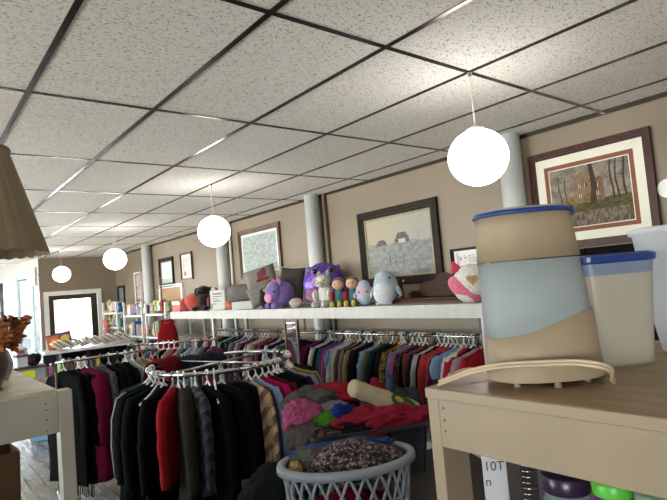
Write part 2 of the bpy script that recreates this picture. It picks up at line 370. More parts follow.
def autumn(u, v):
    sky, tan, br, dk, ol, gd = lin('#8f867a'), lin('#8a6f52'), lin('#6b4e3c'), lin('#352d29'), lin('#5c5438'), lin('#7d6a3f')
    c = mixc(sky, lin('#6f655c'), .5+.9*nf(u, v, 9))
    if v < .42: c = mixc(ol, lin('#45402c'), .5+nf(u, v, 12))
    if v < .24 and .12 < u < .92+.2*nf(u, 0, 6): c = mixc(lin('#50483f'), lin('#7d6f62'), .5+1.1*nf(u*2.5, v*.8, 14))
    if .30 < u < .68 and .38 < v < .72+max(0, .2-abs(u-.42)*1.3)*(1 if u < .58 else 0)+(.04 if u > .5 else 0):
        c = mixc(lin('#84705a'), lin('#6f5847'), .3+.7*nf(u, v, 20)+(u > .52)*.6)
        for wu, wv in ((.38, .5), (.38, .66), (.46, .66), (.6, .5), (.6, .64)):
            if abs(u-wu) < .016 and abs(v-wv) < .035: c = lin('#d7d3c8') if abs(u-wu) > .010 else dk
    if .14 < u < .3 and .4 < v < .52: c = lin('#7d6a58')
    if abs(u-.43) < .02 and .72 < v < .92 and False: c = dk
    if (u-.25)**2*7+(v-.40)**2*9 < .06+.05*nf(u, v, 14): c = mixc(gd, ol, .5+nf(u, v, 20))
    if (u-.5)**2*20+(v-.45)**2*12 < .1+.06*nf(u, v, 14): c = mixc(gd, lin('#5f5030'), .5+nf(u, v, 20))
    for tu, tw, tb, tt in ((.55, .035, .33, 1), (.78, .012, .36, 1), (.84, .012, .36, 1), (.93, .014, .4, 1), (.12, .008, .4, .9), (.2, .006, .42, .85)):
        if abs(u-tu+.012*math.sin(v*9+tu*9)) < tw*(1.25-.5*v) and tb < v < tt: c = mixc(dk, br, .3*nf(u, v, 30)+.2)
    if v > .62:
        q = nf(u*1.3, v*2.4, 16, 3)
        if abs(q) < .045: c = mixc(dk, c, .25)
    return c
def faded(u, v):
    c = mixc(lin('#a89d86'), lin('#9a9a93'), u+.2*nf(u, v, 4))
    if v < .55+.05*nf(u, 0, 5): c = mixc(lin('#90918a'), lin('#74777a'), .5+.9*nf(u, v, 16)+(u-.5)*.5)
    for cu, cv, rw, rh in ((.24, .56, .09, .07), (.57, .61, .11, .11)):
        if abs(u-cu) < rw*(1-.5*max(0, v-cv)/rh) and cv-rh*.5 < v < cv+rh: c = mixc(lin('#454449'), lin('#75716e'), .5+nf(u, v, 30))
        if abs(u-cu) < rw*.5 and cv-rh*.6 < v < cv-.0 and cu > .5: c = lin('#b5ae9d')
    for p in (.36, .45, .57):
        if abs(u-p) < .008 and .14 < v < .36: c = lin('#6b6a67')
    for q in (.2, .3):
        if abs(v-q-.06*(u-.45)) < .009 and .3 < u < .6: c = lin('#74726e')
    if abs(u-.82) < .005 and .5 < v < .72: c = lin('#83837e')
    if u > .75 and v > .55 and abs(nf(u, v, 20, 5)) < .03: c = mixc(c, lin('#83837e'), .6)
    return c
def grey_floral(u, v):
    c = mixc(lin('#8f9a9b'), lin('#a9b0ac'), .5+1.2*nf(u, v, 12))
    if abs(u-.5)+abs(v-.5) < .38 and nf(u, v, 11, 4) > .28: c = mixc(c, lin('#b08d78'), .6)
    return c
def frame(bm, y0, y1, z0, z1, w, x0, x1):
    box(bm, x0, x1, y0-w, y0, z0, z1); box(bm, x0, x1, y1, y1+w, z0, z1); box(bm, x0, x1, y1, y0, z1-w, z1); box(bm, x0, x1, y1, y0, z0, z0+w); return bm
def picture(label, yl, yr, z0, z1, w, fm, mat_layers, fn, nu, nv, depth=.035, name='framed_picture'):
    """yl = far (left) edge, yr = near (right) edge"""
    t = thing(name, label, 'picture', (XW, (yl+yr)/2, z0))
    M0 = Vector((XW, (yl+yr)/2, z0)); D = lambda y0, y1, a, b_: (y0-M0.y, y1-M0.y, a-M0.z, b_-M0.z)
    g = frame(BM(), *D(yl, yr+w*0, z0, z1)[:2], 0, z1-z0, 0, 0, 0) if False else BM()
    a0, a1, c0, c1 = D(yl, yr, z0, z1)
    for k in range(3):                                  # stepped moulding
        o_ = w*k/3; o2 = w*(k+1)/3; dx = depth*(1, .75, .55)[k]
        box(g, -dx, 0, a0-o2, a0-o_, c0+o_, c1-o_); box(g, -dx, 0, a1+o_, a1+o2, c0+o_, c1-o_)
        box(g, -dx, 0, a1+o2, a0-o2, c1-o2, c1-o_); box(g, -dx, 0, a1+o2, a0-o2, c0+o_, c0+o2)
    obj('frame', g, fm, t)
    ins = w; x = -.014
    for (mw, mm, nm) in mat_layers:
        g = BM(); q0, q1, r0, r1 = a0-ins, a1+ins, c0+ins, c1-ins
        box(g, x-.002, -.002, q0-mw, q0, r0, r1); box(g, x-.002, -.002, q1, q1+mw, r0, r1); box(g, x-.002, -.002, q1+mw, q0-mw, r1-mw, r1); box(g, x-.002, -.002, q1+mw, q0-mw, r0, r0+mw)
        obj(nm, g, mm, t); ins += mw; x += .002
    canvas(a0-ins, a1+ins, c0+ins, c1-ins, -.008, fn, nu, nv, 'print', t, cm)
    return t
mahog = mat('mahogany_frame', '#3f1f1a', rough=.45, spec=.25, var=.2, scale=15, stretch=(1, 4, 1))
dark_fr = mat('dark_wood_frame', '#2a211d', rough=.6, spec=.15, var=.2, scale=15)
brown_fr = mat('brown_wood_frame', '#5a4030', rough=.35, var=.2)
picture('large matted autumn picture of a brick house among trees, mahogany frame', 2.185, 1.31, 1.80, 2.545, .055, mahog,
        [(.062, mat('cream_mat_board', '#d9d5c6', rough=.8, var=.02), 'mat_board'), (.03, mat('russet_mat_board', '#7f4a36', rough=.8, var=.03), 'inner_mat'), (.007, mat('fillet_board', '#d9d5c6', rough=.8), 'fillet')], autumn, 150, 105)
t = picture('dark framed faded landscape with two barns and a fence, on wall', 4.215, 3.13, 1.62, 2.405, .085, dark_fr, [(.02, mat('ivory_liner', '#8f8468', rough=.7), 'liner')], faded, 140, 100)
obj('name_plate', B(-.04, -.034, -.07, .05, .03, .05), mat('brass_plate', '#b08a3c', rough=.3, metal=.8), t)
picture('grey blue picture with small pale blooms in brown frame above pillows', 6.82, 5.74, 1.85, 2.55, .07, brown_fr, [(.03, white_trim, 'liner')], grey_floral, 60, 50)
def sign_print(u, v):
    c = lin('#d8d4d0')
    if .1 < u < .9 and .55 < v < .85 and nf(u*2, v*6, 9) > .1: c = lin('#9a98a0')
    if .08 < u < .12 or .88 < u < .92: c = lin('#b9a2a4') if .45 < v < .92 else c
    return c
t = picture('small black framed certificate behind the white heart plush toy', 3.02, 2.60, 1.62, 1.905, .022, dark_fr, [], sign_print, 40, 30)
letters('an', .1, mat('blue_ink', '#5f7390', rough=.6), t, (-.0095, .13, .085), (PI/2, 0, -PI/2))
def pale(u, v): return mixc(lin('#bfcacb'), lin('#d5d8d4'), .5+nf(u, v, 6)) if v > .2 else lin('#a9b4b0')  # window reflection is put into these pale print colours
def roses(u, v): return mixc(lin('#c9b7b4'), lin('#8f6f70'), .5+nf(u, v, 5))
def dark_scene(u, v): return mixc(lin('#56565a'), lin('#8a8f92'), .5+1.2*nf(u, v, 6))
picture('brown framed pale print, first wall picture left of the shelf pillows', 8.92, 8.46, 1.96, 2.43, .035, brown_fr, [(.04, white_trim, 'mat_board')], lambda u, v: lin('#c3c0bb') if (u-.2)**2+(v-.1)**2 > .02 else lin('#b05a50'), 16, 16)
picture('dark framed print with window reflection in its pale colours above tan board', 9.93, 9.27, 1.88, 2.42, .06, dark_fr, [(.02, brown_fr, 'liner')], pale, 20, 16)
picture('narrow picture with mauve print left of the farthest column', 11.34, 10.96, 1.62, 2.26, .03, white_trim, [(.02, brown_fr, 'liner')], roses, 16, 24)
picture('small dark framed picture nearest the far corner above toys', 12.5, 12.05, 1.62, 2.03, .05, dark_fr, [], dark_scene, 16, 16)
tag(obj('wall_plate', lathe(BM(), [(.0, 0), (.05, 0), (.062, .012), (.06, .016), (.04, .008), (.0, .008)], 32, cap0=False, cap1=False), plastic('#dcdcda'), None, True, (XW, 1.25, 2.12), (0, -PI/2, 0)), 'small round white plate on wall right of the autumn picture', 'plate')
# tan board with white frame
t = thing('notice_board', 'tan board in a white frame on wall behind red dress', 'board', (XW, 9.45, 1.36))
obj('panel', B(-.02, 0, -.48, .48, 0, .5), mat('tan_board', '#a3835f', rough=.7, var=.1), t)
g = BM(); box(g, -.035, 0, -.54, .54, .5, .56); box(g, -.035, 0, -.54, -.48, 0, .5); box(g, -.035, 0, .48, .54, 0, .5); obj('frame', g, white_trim, t)
# black screen under the autumn picture
t = thing('folding_screen', 'black screen panel with faint bronze flowers below the autumn picture', 'screen', (XW-.06, 1.5, 0))
for k, yy in enumerate((-.62, -.01, .6)):
    p = obj('screen_panel', B(-.012, .012, yy-.3, yy+.3, .03, 1.79), mat('black_lacquer', '#0d0b0a', rough=.8, spec=.1), t)
    g = BM()
    for q in range(14):
        c = Vector((-.0125, yy+rnd.uniform(-.25, .25), rnd.uniform(.9, 1.72)))
        for a in range(5): ell(g, c+Vector((0, .035*math.cos(a*1.257), .035*math.sin(a*1.257))), (.0015, .026, .018), 1, Matrix.Rotation(-a*1.257, 3, 'X'))
    obj('flower_inlay', g, mat('bronze_inlay', '#3b2c20', rough=.4), p, True)

# ------------------------------------------------------------------ long white shelf on the right wall
SZ = 1.46; SX = 3.25
shelf_w = mat('shelf_white_paint', '#b0aeaa', rough=.5, var=.05, scale=3, bump=.15, bscale=20, stretch=(1, 4, 1))
t = thing('wall_shelf', 'long white painted shelf on posts along the right wall', 'shelf', (SX, 5.2, 0))
obj('shelf_board', B(0, XW-SX, -2.9, 2.85, SZ-.022, SZ), shelf_w, t)
obj('fascia', B(-.02, 0, -2.9, 2.85, SZ-.105, SZ), shelf_w, t)
for y in (2.33, 4.83, 6.66, 8.0):
    for dx in (0, .5): obj('post', B(dx, dx+.045, y-5.2-.025, y-5.2+.025, 0, SZ-.022), shelf_w, t)
for y in (2.55, 4.9, 6.9): obj('bracket', B(.25, .262, y-5.2-.01, y-5.2+.01, 1.19, SZ-.022), mat('dark_bracket', '#3a3a3a', rough=.4), t)
obj('hanging_rail', tube(BM(), [(.25, -2.8, 1.18), (.25, 2.2, 1.16)], .013), chrome, t, True)

# ------------------------------------------------------------------ plush and goods on the shelf
blk = plastic('#0c0c0e', .2); wht = plush('#d8d5cf')
def facing(dx, dy): return math.atan2(dx, -dy)
CAMR = -.65
def eye(parent, c, r, n=(0, -1, 0), shine=True):
    e = obj('eye', ell(BM(), c, (r, r*.6, r), 2), blk, parent, True)
    if shine: obj('eye_glint', ell(BM(), (c[0]-r*.3, c[1]-r*.55, c[2]+r*.35), (r*.28, r*.15, r*.28), 1), plastic('#f2f2f2'), e, True)
# grey bolster, white box, pillows
tag(obj('box', B(-.2, .2, -.1, .1, 0, .1, bev=.004), plastic('#cfd2d4', .5), None, False, (3.45, 6.0, SZ), (0, 0, -.69)), 'flat white box lying under the grey bolster pillow', 'box')
g = BM(); lathe(g, [(.02, -.19), (.085, -.186), (.105, -.165), (.11, -.1), (.108, .1), (.105, .165), (.085, .186), (.02, .19)], 28)
t = thing('bolster_pillow', 'grey bolster pillow lying on a flat white box', 'pillow', (3.47, 6.16, SZ+.102+.108), 0)
o = obj('cushion', g, fabric('#85817b'), t, True); o.rotation_euler = (PI/2, 0, .88)
g = BM(); tube(g, [(.1*math.cos(a)*.98, .1*math.sin(a)*.98, .172) for a in [2*PI*k/24 for k in range(24)]], .006, 6, True)
o = obj('piping', g, fabric('#b9b5ac'), t, True); o.rotation_euler = (PI/2, 0, .88)
def cushion(name, label, w, h, th, m, loc, rot, motif=None, piping=None):
    t = thing(name, label, 'pillow', loc); R_ = rot
    o = obj('cushion', pillow(BM(), w, h, th), m, t, True); o.rotation_euler = R_; o.location = (0, 0, 0)
    if piping:
        pts = []
        for k in range(48):
            a = 2*PI*k/48; c, s = math.cos(a), math.sin(a); q = 1/max(abs(c), abs(s)); u, v = c*q, s*q
            pn = 1-.07*((1-u*u)*(abs(v)**6)+(1-v*v)*(abs(u)**6)); pts.append((u*w/2*pn, 0, v*h/2*pn))
        p = obj('piping', tube(BM(), pts, .006, 6, True), piping, t, True); p.rotation_euler = R_
    if motif:
        p = obj('printed_motif', motif, fabric('#8f2f3f'), t, False); p.rotation_euler = R_
    return t
g = BM()
for k in range(4): box(g, -.02+.03*k, -.002+.03*k, -.092, -.086, .0+.012*k, .1+.012*k)
box(g, -.05, .11, -.091, -.085, -.03, .005)
cushion('throw_pillow', 'grey pillow with dark red printed motif leaning behind other grey pillow', .42, .40, .17, fabric('#8d8982'), (3.58, 5.86, SZ+.33), (-.35, -.25, -.69), g)
cushion('throw_pillow', 'plain grey pillow propped beside purple plush, right of the bolster', .34, .27, .15, fabric('#858179'), (3.42, 5.62, SZ+.17), (-.3, -.35, -.69))
cushion('throw_pillow', 'dark charcoal square pillow with pale piping behind the purple plush', .34, .46, .15, fabric('#45423f'), (3.54, 5.13, SZ+.235), (-.12, .1, -1.15), None, fabric('#b9b2a4'))
def simple_plush(label, loc, rz, parts, group=None, cat='plush toy', name='plush_toy'):
    t = thing(name, label, cat, loc, rz, group)
    for nm, c, r, m, *ro in parts:
        obj(nm, ell(BM(), c, r, 3, Matrix.Rotation(ro[0], 3, ro[1]) if ro else None), m, t, True)
    return t
# purple plush, faces left
pu, pk = plush('#7d62a3'), plush('#c58aa6')
t = simple_plush('lilac plush animal with pink mane and small red horn on white shelf', (3.36, 5.12, SZ), facing(-.95, .05),
    [('body', (0, .03, .17), (.15, .19, .165), pu), ('head', (0, -.1, .2), (.125, .12, .135), pu), ('mane', (0, -.06, .265), (.032, .15, .09), pk), ('snout', (0, -.19, .14), (.085, .05, .065), pk),
     ('ear', (-.085, -.05, .32), (.035, .02, .05), pu), ('ear', (.085, -.05, .32), (.035, .02, .05), pu), ('horn', (0, -.02, .365), (.02, .02, .05), plush('#c9545c')),
     ('foot', (-.08, -.15, .04), (.045, .06, .04), pu), ('foot', (.08, -.15, .04), (.045, .06, .04), pu), ('foot', (-.1, .14, .04), (.05, .06, .04), pu), ('foot', (.1, .14, .04), (.05, .06, .04), pu)]); t.scale = (.88, .8, .92)
for s in (-1, 1):
    e = obj('eye', ell(BM(), (s*.105, -.155, .215), (.022, .02, .03), 2), plastic('#3fa6a0', .15), t, True)
    obj('pupil', ell(BM(), (s*.113, -.168, .215), (.013, .012, .018), 2), blk, e, True)
# black lump + orange foot next to white box
simple_plush('small black plush with a yellow patch between white box and lilac plush', (3.34, 5.44, SZ), CAMR, [('body', (0, 0, .1), (.06, .05, .1), plush('#15130f')), ('head', (0, -.01, .2), (.05, .045, .05), plush('#15130f')), ('patch', (.02, -.04, .215), (.03, .02, .025), plush('#b5a33a'))])
simple_plush('small orange plush squeezed under left end of the grey bolster', (3.32, 6.27, SZ), CAMR, [('body', (0, 0, .05), (.05, .045, .05), plush('#b8683a')), ('head', (0, -.01, .1), (.035, .035, .03), plush('#b8683a'))])
simple_plush('small grey and pink plush ball below the charcoal pillow', (3.29, 4.72, SZ), CAMR, [('body', (0, 0, .055), (.075, .06, .055), plush('#a9a39c')), ('patch', (.04, -.035, .06), (.035, .03, .03), plush('#b98a92'))])
# big sequin bear
def sequin(key, a, b_):
    m = pattern(key, 'speckle', [a, a, b_, a, '#3c2a78', a, '#9d83c8'], 130); m.node_tree.nodes['Principled BSDF'].inputs['Roughness'].default_value = .28; m.node_tree.nodes['Principled BSDF'].inputs['Metallic'].default_value = .4
    return m
sq = sequin('purple_sequins', '#4f3596', '#6a4fb4'); pks = pattern('pink_sequins', 'speckle', ['#8f6078', '#7a4a80', '#a67888'], 120)
t = thing('plush_toy', 'big round purple sequin bear plush with pink muzzle on white shelf', 'plush toy', (3.58, 4.57, SZ), -.72)
obj('body', ell(BM(), (0, 0, .235), (.23, .11, .235), 4), sq, t, True)
obj('sequin_patch', ell(BM(), (-.09, -.03, .12), (.125, .088, .115), 3), pks, t, True)
obj('side_panel', ell(BM(), (.06, .05, .22), (.2, .1, .22), 3), plush('#8a6088'), t, True)
obj('muzzle', ell(BM(), (-.02, -.085, .265), (.11, .055, .075), 3), plush('#a77f93'), t, True)
obj('nose', ell(BM(), (.0, -.142, .285), (.035, .018, .026), 2), blk, t, True)
for s in (-1, 1):
    e = obj('eye', ell(BM(), (s*.088, -.092, .375), (.04, .02, .036), 3), plush('#8a5a86'), t, True)
    q = obj('pupil', ell(BM(), (s*.088, -.105, .375), (.03, .014, .028), 2), blk, e, True)
    obj('ear', ell(BM(), (s*.155, .02, .40), (.035, .03, .035), 2), sq, t, True)
# husky
hw, hg = plush('#c9c6be'), plush('#8f8c88')
t = simple_plush('white and grey plush dog sitting in front of the sequin bear', (3.34, 4.27, SZ), -1.15,
    [('body', (0, .02, .12), (.085, .08, .12), hw), ('back', (0, .045, .13), (.08, .07, .115), hg), ('head', (0, -.02, .255), (.075, .075, .07), hw), ('crown', (0, .005, .275), (.072, .07, .06), hg),
     ('muzzle', (0, -.09, .235), (.04, .04, .032), hw), ('ear', (-.05, .0, .335), (.022, .015, .035), hg), ('ear', (.05, .0, .335), (.022, .015, .035), hg),
     ('leg', (-.055, -.1, .035), (.035, .08, .035), hw), ('leg', (.055, -.1, .035), (.035, .08, .035), hw), ('arm', (-.08, -.05, .12), (.027, .05, .06), hw), ('arm', (.08, -.05, .12), (.027, .05, .06), hw)])
obj('nose', ell(BM(), (0, -.13, .245), (.012, .01, .009), 1), blk, t, True)
for s in (-1, 1): obj('eye', ell(BM(), (s*.035, -.083, .27), (.009, .007, .01), 1), blk, t, True)
# two plain rag dolls
def doll(label, loc, rz):
    t = simple_plush(label, loc, rz, [('body', (0, .01, .09), (.055, .05, .085), fabric('#3f7a80')), ('arm', (-.062, -.015, .1), (.024, .04, .05), fabric('#9c2f37')), ('arm', (.062, -.015, .1), (.024, .04, .05), fabric('#9c2f37')),
        ('leg', (-.035, -.07, .03), (.028, .07, .028), fabric('#3f7a80')), ('leg', (.035, -.07, .03), (.028, .07, .028), fabric('#3f7a80')), ('shoe', (-.037, -.135, .032), (.024, .026, .032), plush('#b8a53a')), ('shoe', (.037, -.135, .032), (.024, .026, .032), plush('#b8a53a')),
        ('head', (0, -.01, .215), (.058, .056, .056), mat('doll_skin', '#c39a7c', rough=.6)), ('hair', (0, .010, .24), (.062, .058, .046), plush('#6b4a30'))], None, 'doll', 'rag_doll')
    for s in (-1, 1): obj('eye', ell(BM(), (s*.02, -.063, .22), (.006, .004, .008), 1), blk, t, True)
doll('rag doll in teal romper with red sleeves, the one beside plush dog', (3.33, 4.03, SZ), -1.0)
doll('rag doll in teal romper with red sleeves, the one beside pastel plush', (3.37, 3.87, SZ), -1.0)
tag(obj('cap', ell(BM(), (0, 0, 0), (.075, .06, .055), 3), fabric('#32456e'), None, True, (3.5, 4.02, SZ+.225)), 'navy blue cap showing behind the two rag dolls', 'cap') if False else None
# pastel plush
tie1 = plush('#c3a3b4', '#8fb3bb'); tie2 = plush('#b3b9c0', '#8ba3b2')
t = simple_plush('small pink and blue pastel plush between doll and bigger whale plush', (3.39, 3.73, SZ), -.9, [('body', (0, .0, .11), (.085, .08, .11), tie1), ('hat', (0, .01, .18), (.06, .06, .06), tie1), ('fin', (-.085, -.02, .1), (.02, .04, .03), tie1), ('fin', (.085, -.02, .1), (.02, .04, .03), tie1), ('tail', (0, .085, .04), (.05, .04, .02), tie1)])
for s in (-1, 1): obj('eye', ell(BM(), (s*.04, -.078, .13), (.008, .006, .01), 1), blk, t, True)
t = simple_plush('larger pale blue tie dye whale plush with white belly', (3.42, 3.48, SZ), -1.15, [('body', (0, .02, .155), (.115, .115, .15), tie2, -.12, 'X'), ('head', (0, .0, .22), (.095, .1, .09), tie2), ('belly', (0, -.045, .11), (.095, .085, .11), plush('#c9ccd0')), ('flipper', (-.125, .01, .12), (.02, .035, .06), tie2, .4, 'Y'), ('flipper', (.125, .01, .12), (.02, .035, .06), tie2, -.4, 'Y'), ('tail', (0, .15, .05), (.09, .04, .025), tie2), ('foot', (-.05, -.06, .015), (.03, .03, .015), tie2), ('foot', (.05, -.06, .015), (.03, .03, .015), tie2)])
for s in (-1, 1): obj('eye', ell(BM(), (s*.075, -.062, .24), (.011, .009, .012), 1), blk, t, True)
wood_d = mat('dark_walnut', '#3b241a', rough=.6, spec=.2, var=.25, scale=10, stretch=(1, 6, 6)); 
tag(obj('wooden_block', B(-.02, .02, -.06, .06, 0, .22, bev=.004), wood_d, None, False, (3.66, 3.56, SZ)), 'dark brown wooden plaque standing behind the whale plush', 'plaque')
# scalloped wooden rack
t = thing('wooden_rack', 'dark brown wooden wall rack with scalloped back on white shelf', 'rack', (3.62, 2.98, SZ))
out = [(.44, 0), (.44, .075), (.40, .1), (.3, .1), (.28, .15), (.24, .175), (.12, .18), (.08, .225), (.0, .25), (-.08, .225), (-.12, .18), (-.24, .175), (-.28, .15), (-.3, .1), (-.4, .1), (-.44, .075), (-.44, 0)]
g = BM(); loft(g, [[(.03, y, z) for y, z in out], [(.055, y, z) for y, z in out]]); obj('back_board', g, wood_d, t)
obj('shelf_ledge', B(-.14, .03, -.46, .46, .018, .045, bev=.006), wood_d, t); obj('base', B(-.17, .055, -.5, .5, 0, .018), mat('walnut_mid', '#5a3c2a', rough=.6, spec=.2, var=.2, scale=10, stretch=(1, 6, 6)), t)
for y in (-.3, .3): obj('bracket', B(-.1, .03, y-.012, y+.012, .045, .09), wood_d, t)
tag(obj('thin_board', B(-.06, .06, -.33, .33, 0, .014), mat('thin_brown_board', '#6b5442', rough=.6, var=.15), None, False, (3.6, 3.86, SZ)), 'thin brown board lying flat behind the pastel plush', 'board')
# heart plush
t = thing('plush_toy', 'white and pink cat shaped plush with gold heart at shelf end', 'plush toy', (3.38, 2.51, SZ), -.75)
obj('body', ell(BM(), (0, 0, .145), (.135, .09, .15), 4, Matrix.Rotation(.35, 3, 'Y')), plush('#d4cfc7'), t, True)
obj('belly', ell(BM(), (-.035, .006, .105), (.15, .09, .085), 3, Matrix.Rotation(.6, 3, 'Y')), plush('#cf6a83'), t, True)
for s in (-1, 1): obj('ear', lathe(BM(), [(.05, 0), (.035, .04), (.004, .09)], 16, 1, .5), plush('#c23a4e'), t, True, (s*.09, 0, .24), (0, s*.35, 0))
g = BM(); hp = []
for k in range(40):
    a = 2*PI*k/40; hp.append((.0027*16*math.sin(a)**3, .0027*(13*math.cos(a)-5*math.cos(2*a)-2*math.cos(3*a)-math.cos(4*a))))
loft(g, [[(x, -.094, .175+z) for x, z in hp], [(x, -.086, .175+z) for x, z in hp]]); obj('heart_patch', g, plush('#a98a5c'), t)
# left end of the shelf
tag(obj('storage_box', B(-.12, .12, -.16, .16, 0, .1, bev=.004), plastic('#a43a30', .5), None, False, (3.37, 7.86, SZ)), 'red box at the far left end of the white shelf', 'box')
tag(obj('storage_box', B(-.12, .12, -.14, .14, 0, .06, bev=.004), plastic('#b8b0a4', .5), None, False, (3.37, 7.86, SZ+.102)), 'pale box lying on top of the red box', 'box')
tag(obj('carton', B(-.06, .06, -.07, .07, 0, .17, bev=.003), plastic('#c9c6c0', .6), None, False, (3.30, 7.97, SZ)) , 'white carton standing in front of the red box', 'carton') if False else None
rd = plush('#b04a3c'); bkp = plush('#121011')
simple_plush('orange red round plush lying left of the black plush dog', (3.36, 7.42, SZ), -1.2, [('body', (0, 0, .13), (.16, .15, .13), rd, .4, 'Y'), ('head', (-.12, -.06, .1), (.1, .09, .1), plush('#98332f')), ('ear', (.05, 0, .25), (.05, .03, .04), rd)])
t = simple_plush('black plush dog sitting on the left part of white shelf', (3.36, 7.10, SZ), -.9, [('body', (0, .02, .13), (.1, .09, .13), bkp), ('head', (.01, -.03, .28), (.1, .085, .075), bkp), ('muzzle', (0, -.12, .26), (.045, .05, .035), bkp), ('ear', (-.1, -.02, .27), (.03, .03, .06), bkp), ('ear', (.11, -.02, .27), (.03, .03, .06), bkp), ('leg', (-.08, -.13, .035), (.045, .07, .035), bkp), ('leg', (.08, -.13, .035), (.045, .07, .035), bkp)])
simple_plush('red and black plush between black dog and the white card stand', (3.4, 6.84, SZ), CAMR, [('body', (0, 0, .1), (.08, .08, .1), bkp), ('head', (0, -.02, .23), (.06, .055, .055), plush('#8a2f30')), ('arm', (-.08, -.02, .12), (.03, .04, .07), plush('#8a2f30')), ('arm', (.08, -.02, .12), (.03, .04, .07), plush('#8a2f30')), ('cap', (0, 0, .29), (.045, .045, .03), plush('#c9c0b8'))])
def card_print(u, v):
    c = lin('#dcdad8')
    if .15 < u < .85 and .78 < v < .88: c = lin('#9d8fa8')
    for q, cc in ((.68, '#8c8a90'), (.55, '#b59a5a'), (.42, '#777'[:1]+'777780'), (.28, '#8f8d95')):
        if abs(v-q) < .025 and .15 < u < .3+.55*((q*97) % 1): c = lin(cc)
    if u < .12 and v < .3: c = lin('#8fae5a')
    return c
t = thing('card_stand', 'white printed card in a stand left of the dark red book', 'sign', (3.33, 6.62, SZ), -.75)
obj('card', B(-.1, .1, 0, .008, .015, .27), plastic('#dcdad8'), t); obj('foot', B(-.1, .1, -.04, .06, 0, .015), plastic('#d0d0d0', .1), t)
bm = BM(); nu, nv = 30, 40; lay = bm.loops.layers.float_color.new('Col'); V = [[bm.verts.new((-.095+.19*i/nu, -.0015, .02+.245*j/nv)) for j in range(nv+1)] for i in range(nu+1)]
for i in range(nu):
    for j in range(nv):
        f = bm.faces.new((V[i][j], V[i+1][j], V[i+1][j+1], V[i][j+1]))
        for l in f.loops: l[lay] = card_print((i+.5)/nu, (j+.5)/nv)
me = bpy.data.meshes.new('print'); bm.to_mesh(me); bm.free(); obj('print', me, cm, t)
t = thing('book', 'dark red hardback standing between card stand and grey bolster', 'book', (3.62, 6.52, SZ), -.72)
obj('cover', B(-.13, .13, -.02, .02, 0, .27, bev=.004), mat('dark_red_cover', '#4a1c1c', rough=.5), t); obj('pages', B(-.124, .125, -.015, .015, .004, .274), mat('page_paper', '#cfc6b2', rough=.9), t)

# ------------------------------------------------------------------ garments
def garment_mesh(L, hw, th, flare, seed, n=24, open_front=False):
    r = random.Random(seed); ph = r.uniform(0, 6); k = r.choice((3, 4, 5)); bm = BM(); rings = []
    prof = [(-.085, .045, .5), (-.095, .065, .6), (-.108, .09, .7), (-.125, .155, .75), (-.15, .2, .8), (-.2, hw, .9), (-.3, hw*.99, 1), (-.42, hw*.96, 1.05), (-.55, hw*.95, 1.1)]
    z = -.68
    while z > -L+.02: prof.append((z, hw*(.95+flare*(-z-.55)/max(.1, L-.55)), 1.15)); z -= .1
    prof.append((-L, hw*(.95+flare), 1.2))
    for z, w, t in prof:
        f = min(1, max(0, (-z-.15)/.5)); ring = []
        for i in range(n):
            a = 2*PI*i/n; c, s = math.cos(a), math.sin(a)
            fold = 1+.45*f*math.sin(k*2*c*1.6+ph+z*1.5)*(.6+.4*math.sin(ph*3+z*4))
            x = w*(abs(c)**.8)*(1 if c > 0 else -1)+.012*f*math.sin(z*9+ph); y = th*t*.5*s*fold+.010*f*math.sin(k*c*2+ph*2+z*3)
            ring.append((x, y, z+(.012*math.sin(3*c+ph) if z == -L else 0)))
        rings.append(ring)
    loft(bm, rings)
    for v in bm.verts:
        f = min(1, max(0, (-v.co.z-.12)/.4)); o_ = Vector((seed, seed*.7, 0))
        v.co.y += .018*f*noise.noise(Vector((v.co.x*9, v.co.z*2.2, 0))+o_); v.co.x += .02*f*noise.noise(Vector((v.co.y*12, v.co.z*3, 4))+o_)
    return mesh_of('fabric_body', bm, True)
def sleeve_mesh(side, ln, th, seed, n=12):
    r = random.Random(seed); bm = BM(); rings = []; sw = r.uniform(-.3, .6); yb = r.uniform(-.015, .015)
    for i in range(11):
        q = i/10; cx = side*(.18+.055*min(1, q*2.2)-.02*max(0, q-.5)*sw); z = -.135-ln*q; rx = .055*(1-.35*q)*(1.0 if i else .6); ry = th*.42*(1-.2*q)*(1.0 if i else .6)
        rings.append([(cx+rx*math.cos(2*PI*j/n)*(1+.1*math.sin(z*40)), yb*q+ry*math.sin(2*PI*j/n)*(1+.12*math.sin(z*33+j)), z) for j in range(n)])
    return mesh_of('sleeve', loft(bm, rings), True)
def hanger_mesh(r=.0058):
    bm = BM(); pts = [(.02*math.cos(a), 0, .02*math.sin(a)) for a in [PI*1.05-PI*1.35*k/10 for k in range(11)]]
    pts += [(.004, 0, -.03), (0, 0, -.06)]; tube(bm, pts, r, 6)
    tube(bm, [(0, 0, -.055), (-.03, 0, -.085), (-.08, 0, -.125), (-.18, 0, -.18)], r*1.2, 6); tube(bm, [(0, 0, -.055), (.03, 0, -.085), (.08, 0, -.125), (.18, 0, -.18)], r*1.2, 6); tube(bm, [(-.18, 0, -.18), (.18, 0, -.18)], r, 6)
    return mesh_of('hanger', bm, True)
HANG = hanger_mesh()
KINDS = {'coat': (1.05, .235, .085, .12, .6), 'jacket': (.76, .235, .07, .02, .56), 'shirt': (.74, .225, .045, .03, .5), 'sweater': (.68, .23, .06, 0, .54), 'top': (.68, .2, .042, .08, .18), 'dress': (.98, .2, .05, .3, .16), 'vest': (.7, .2, .06, .0, 0)}
for q in KINDS: pass
GM = {}
def gmesh(kind, v, thin=1.0):
    key = (kind, v, thin)
    if key not in GM:
        L, hw, th, fl, sl = KINDS[kind]; th *= thin
        GM[key] = (garment_mesh(L+(.06*(v-1)), hw, th, fl, hash(kind) % 1 + v*17+len(kind)), [sleeve_mesh(s, sl, th, v*31+s+5) for s in (-1, 1)] if sl else [])
    return GM[key]
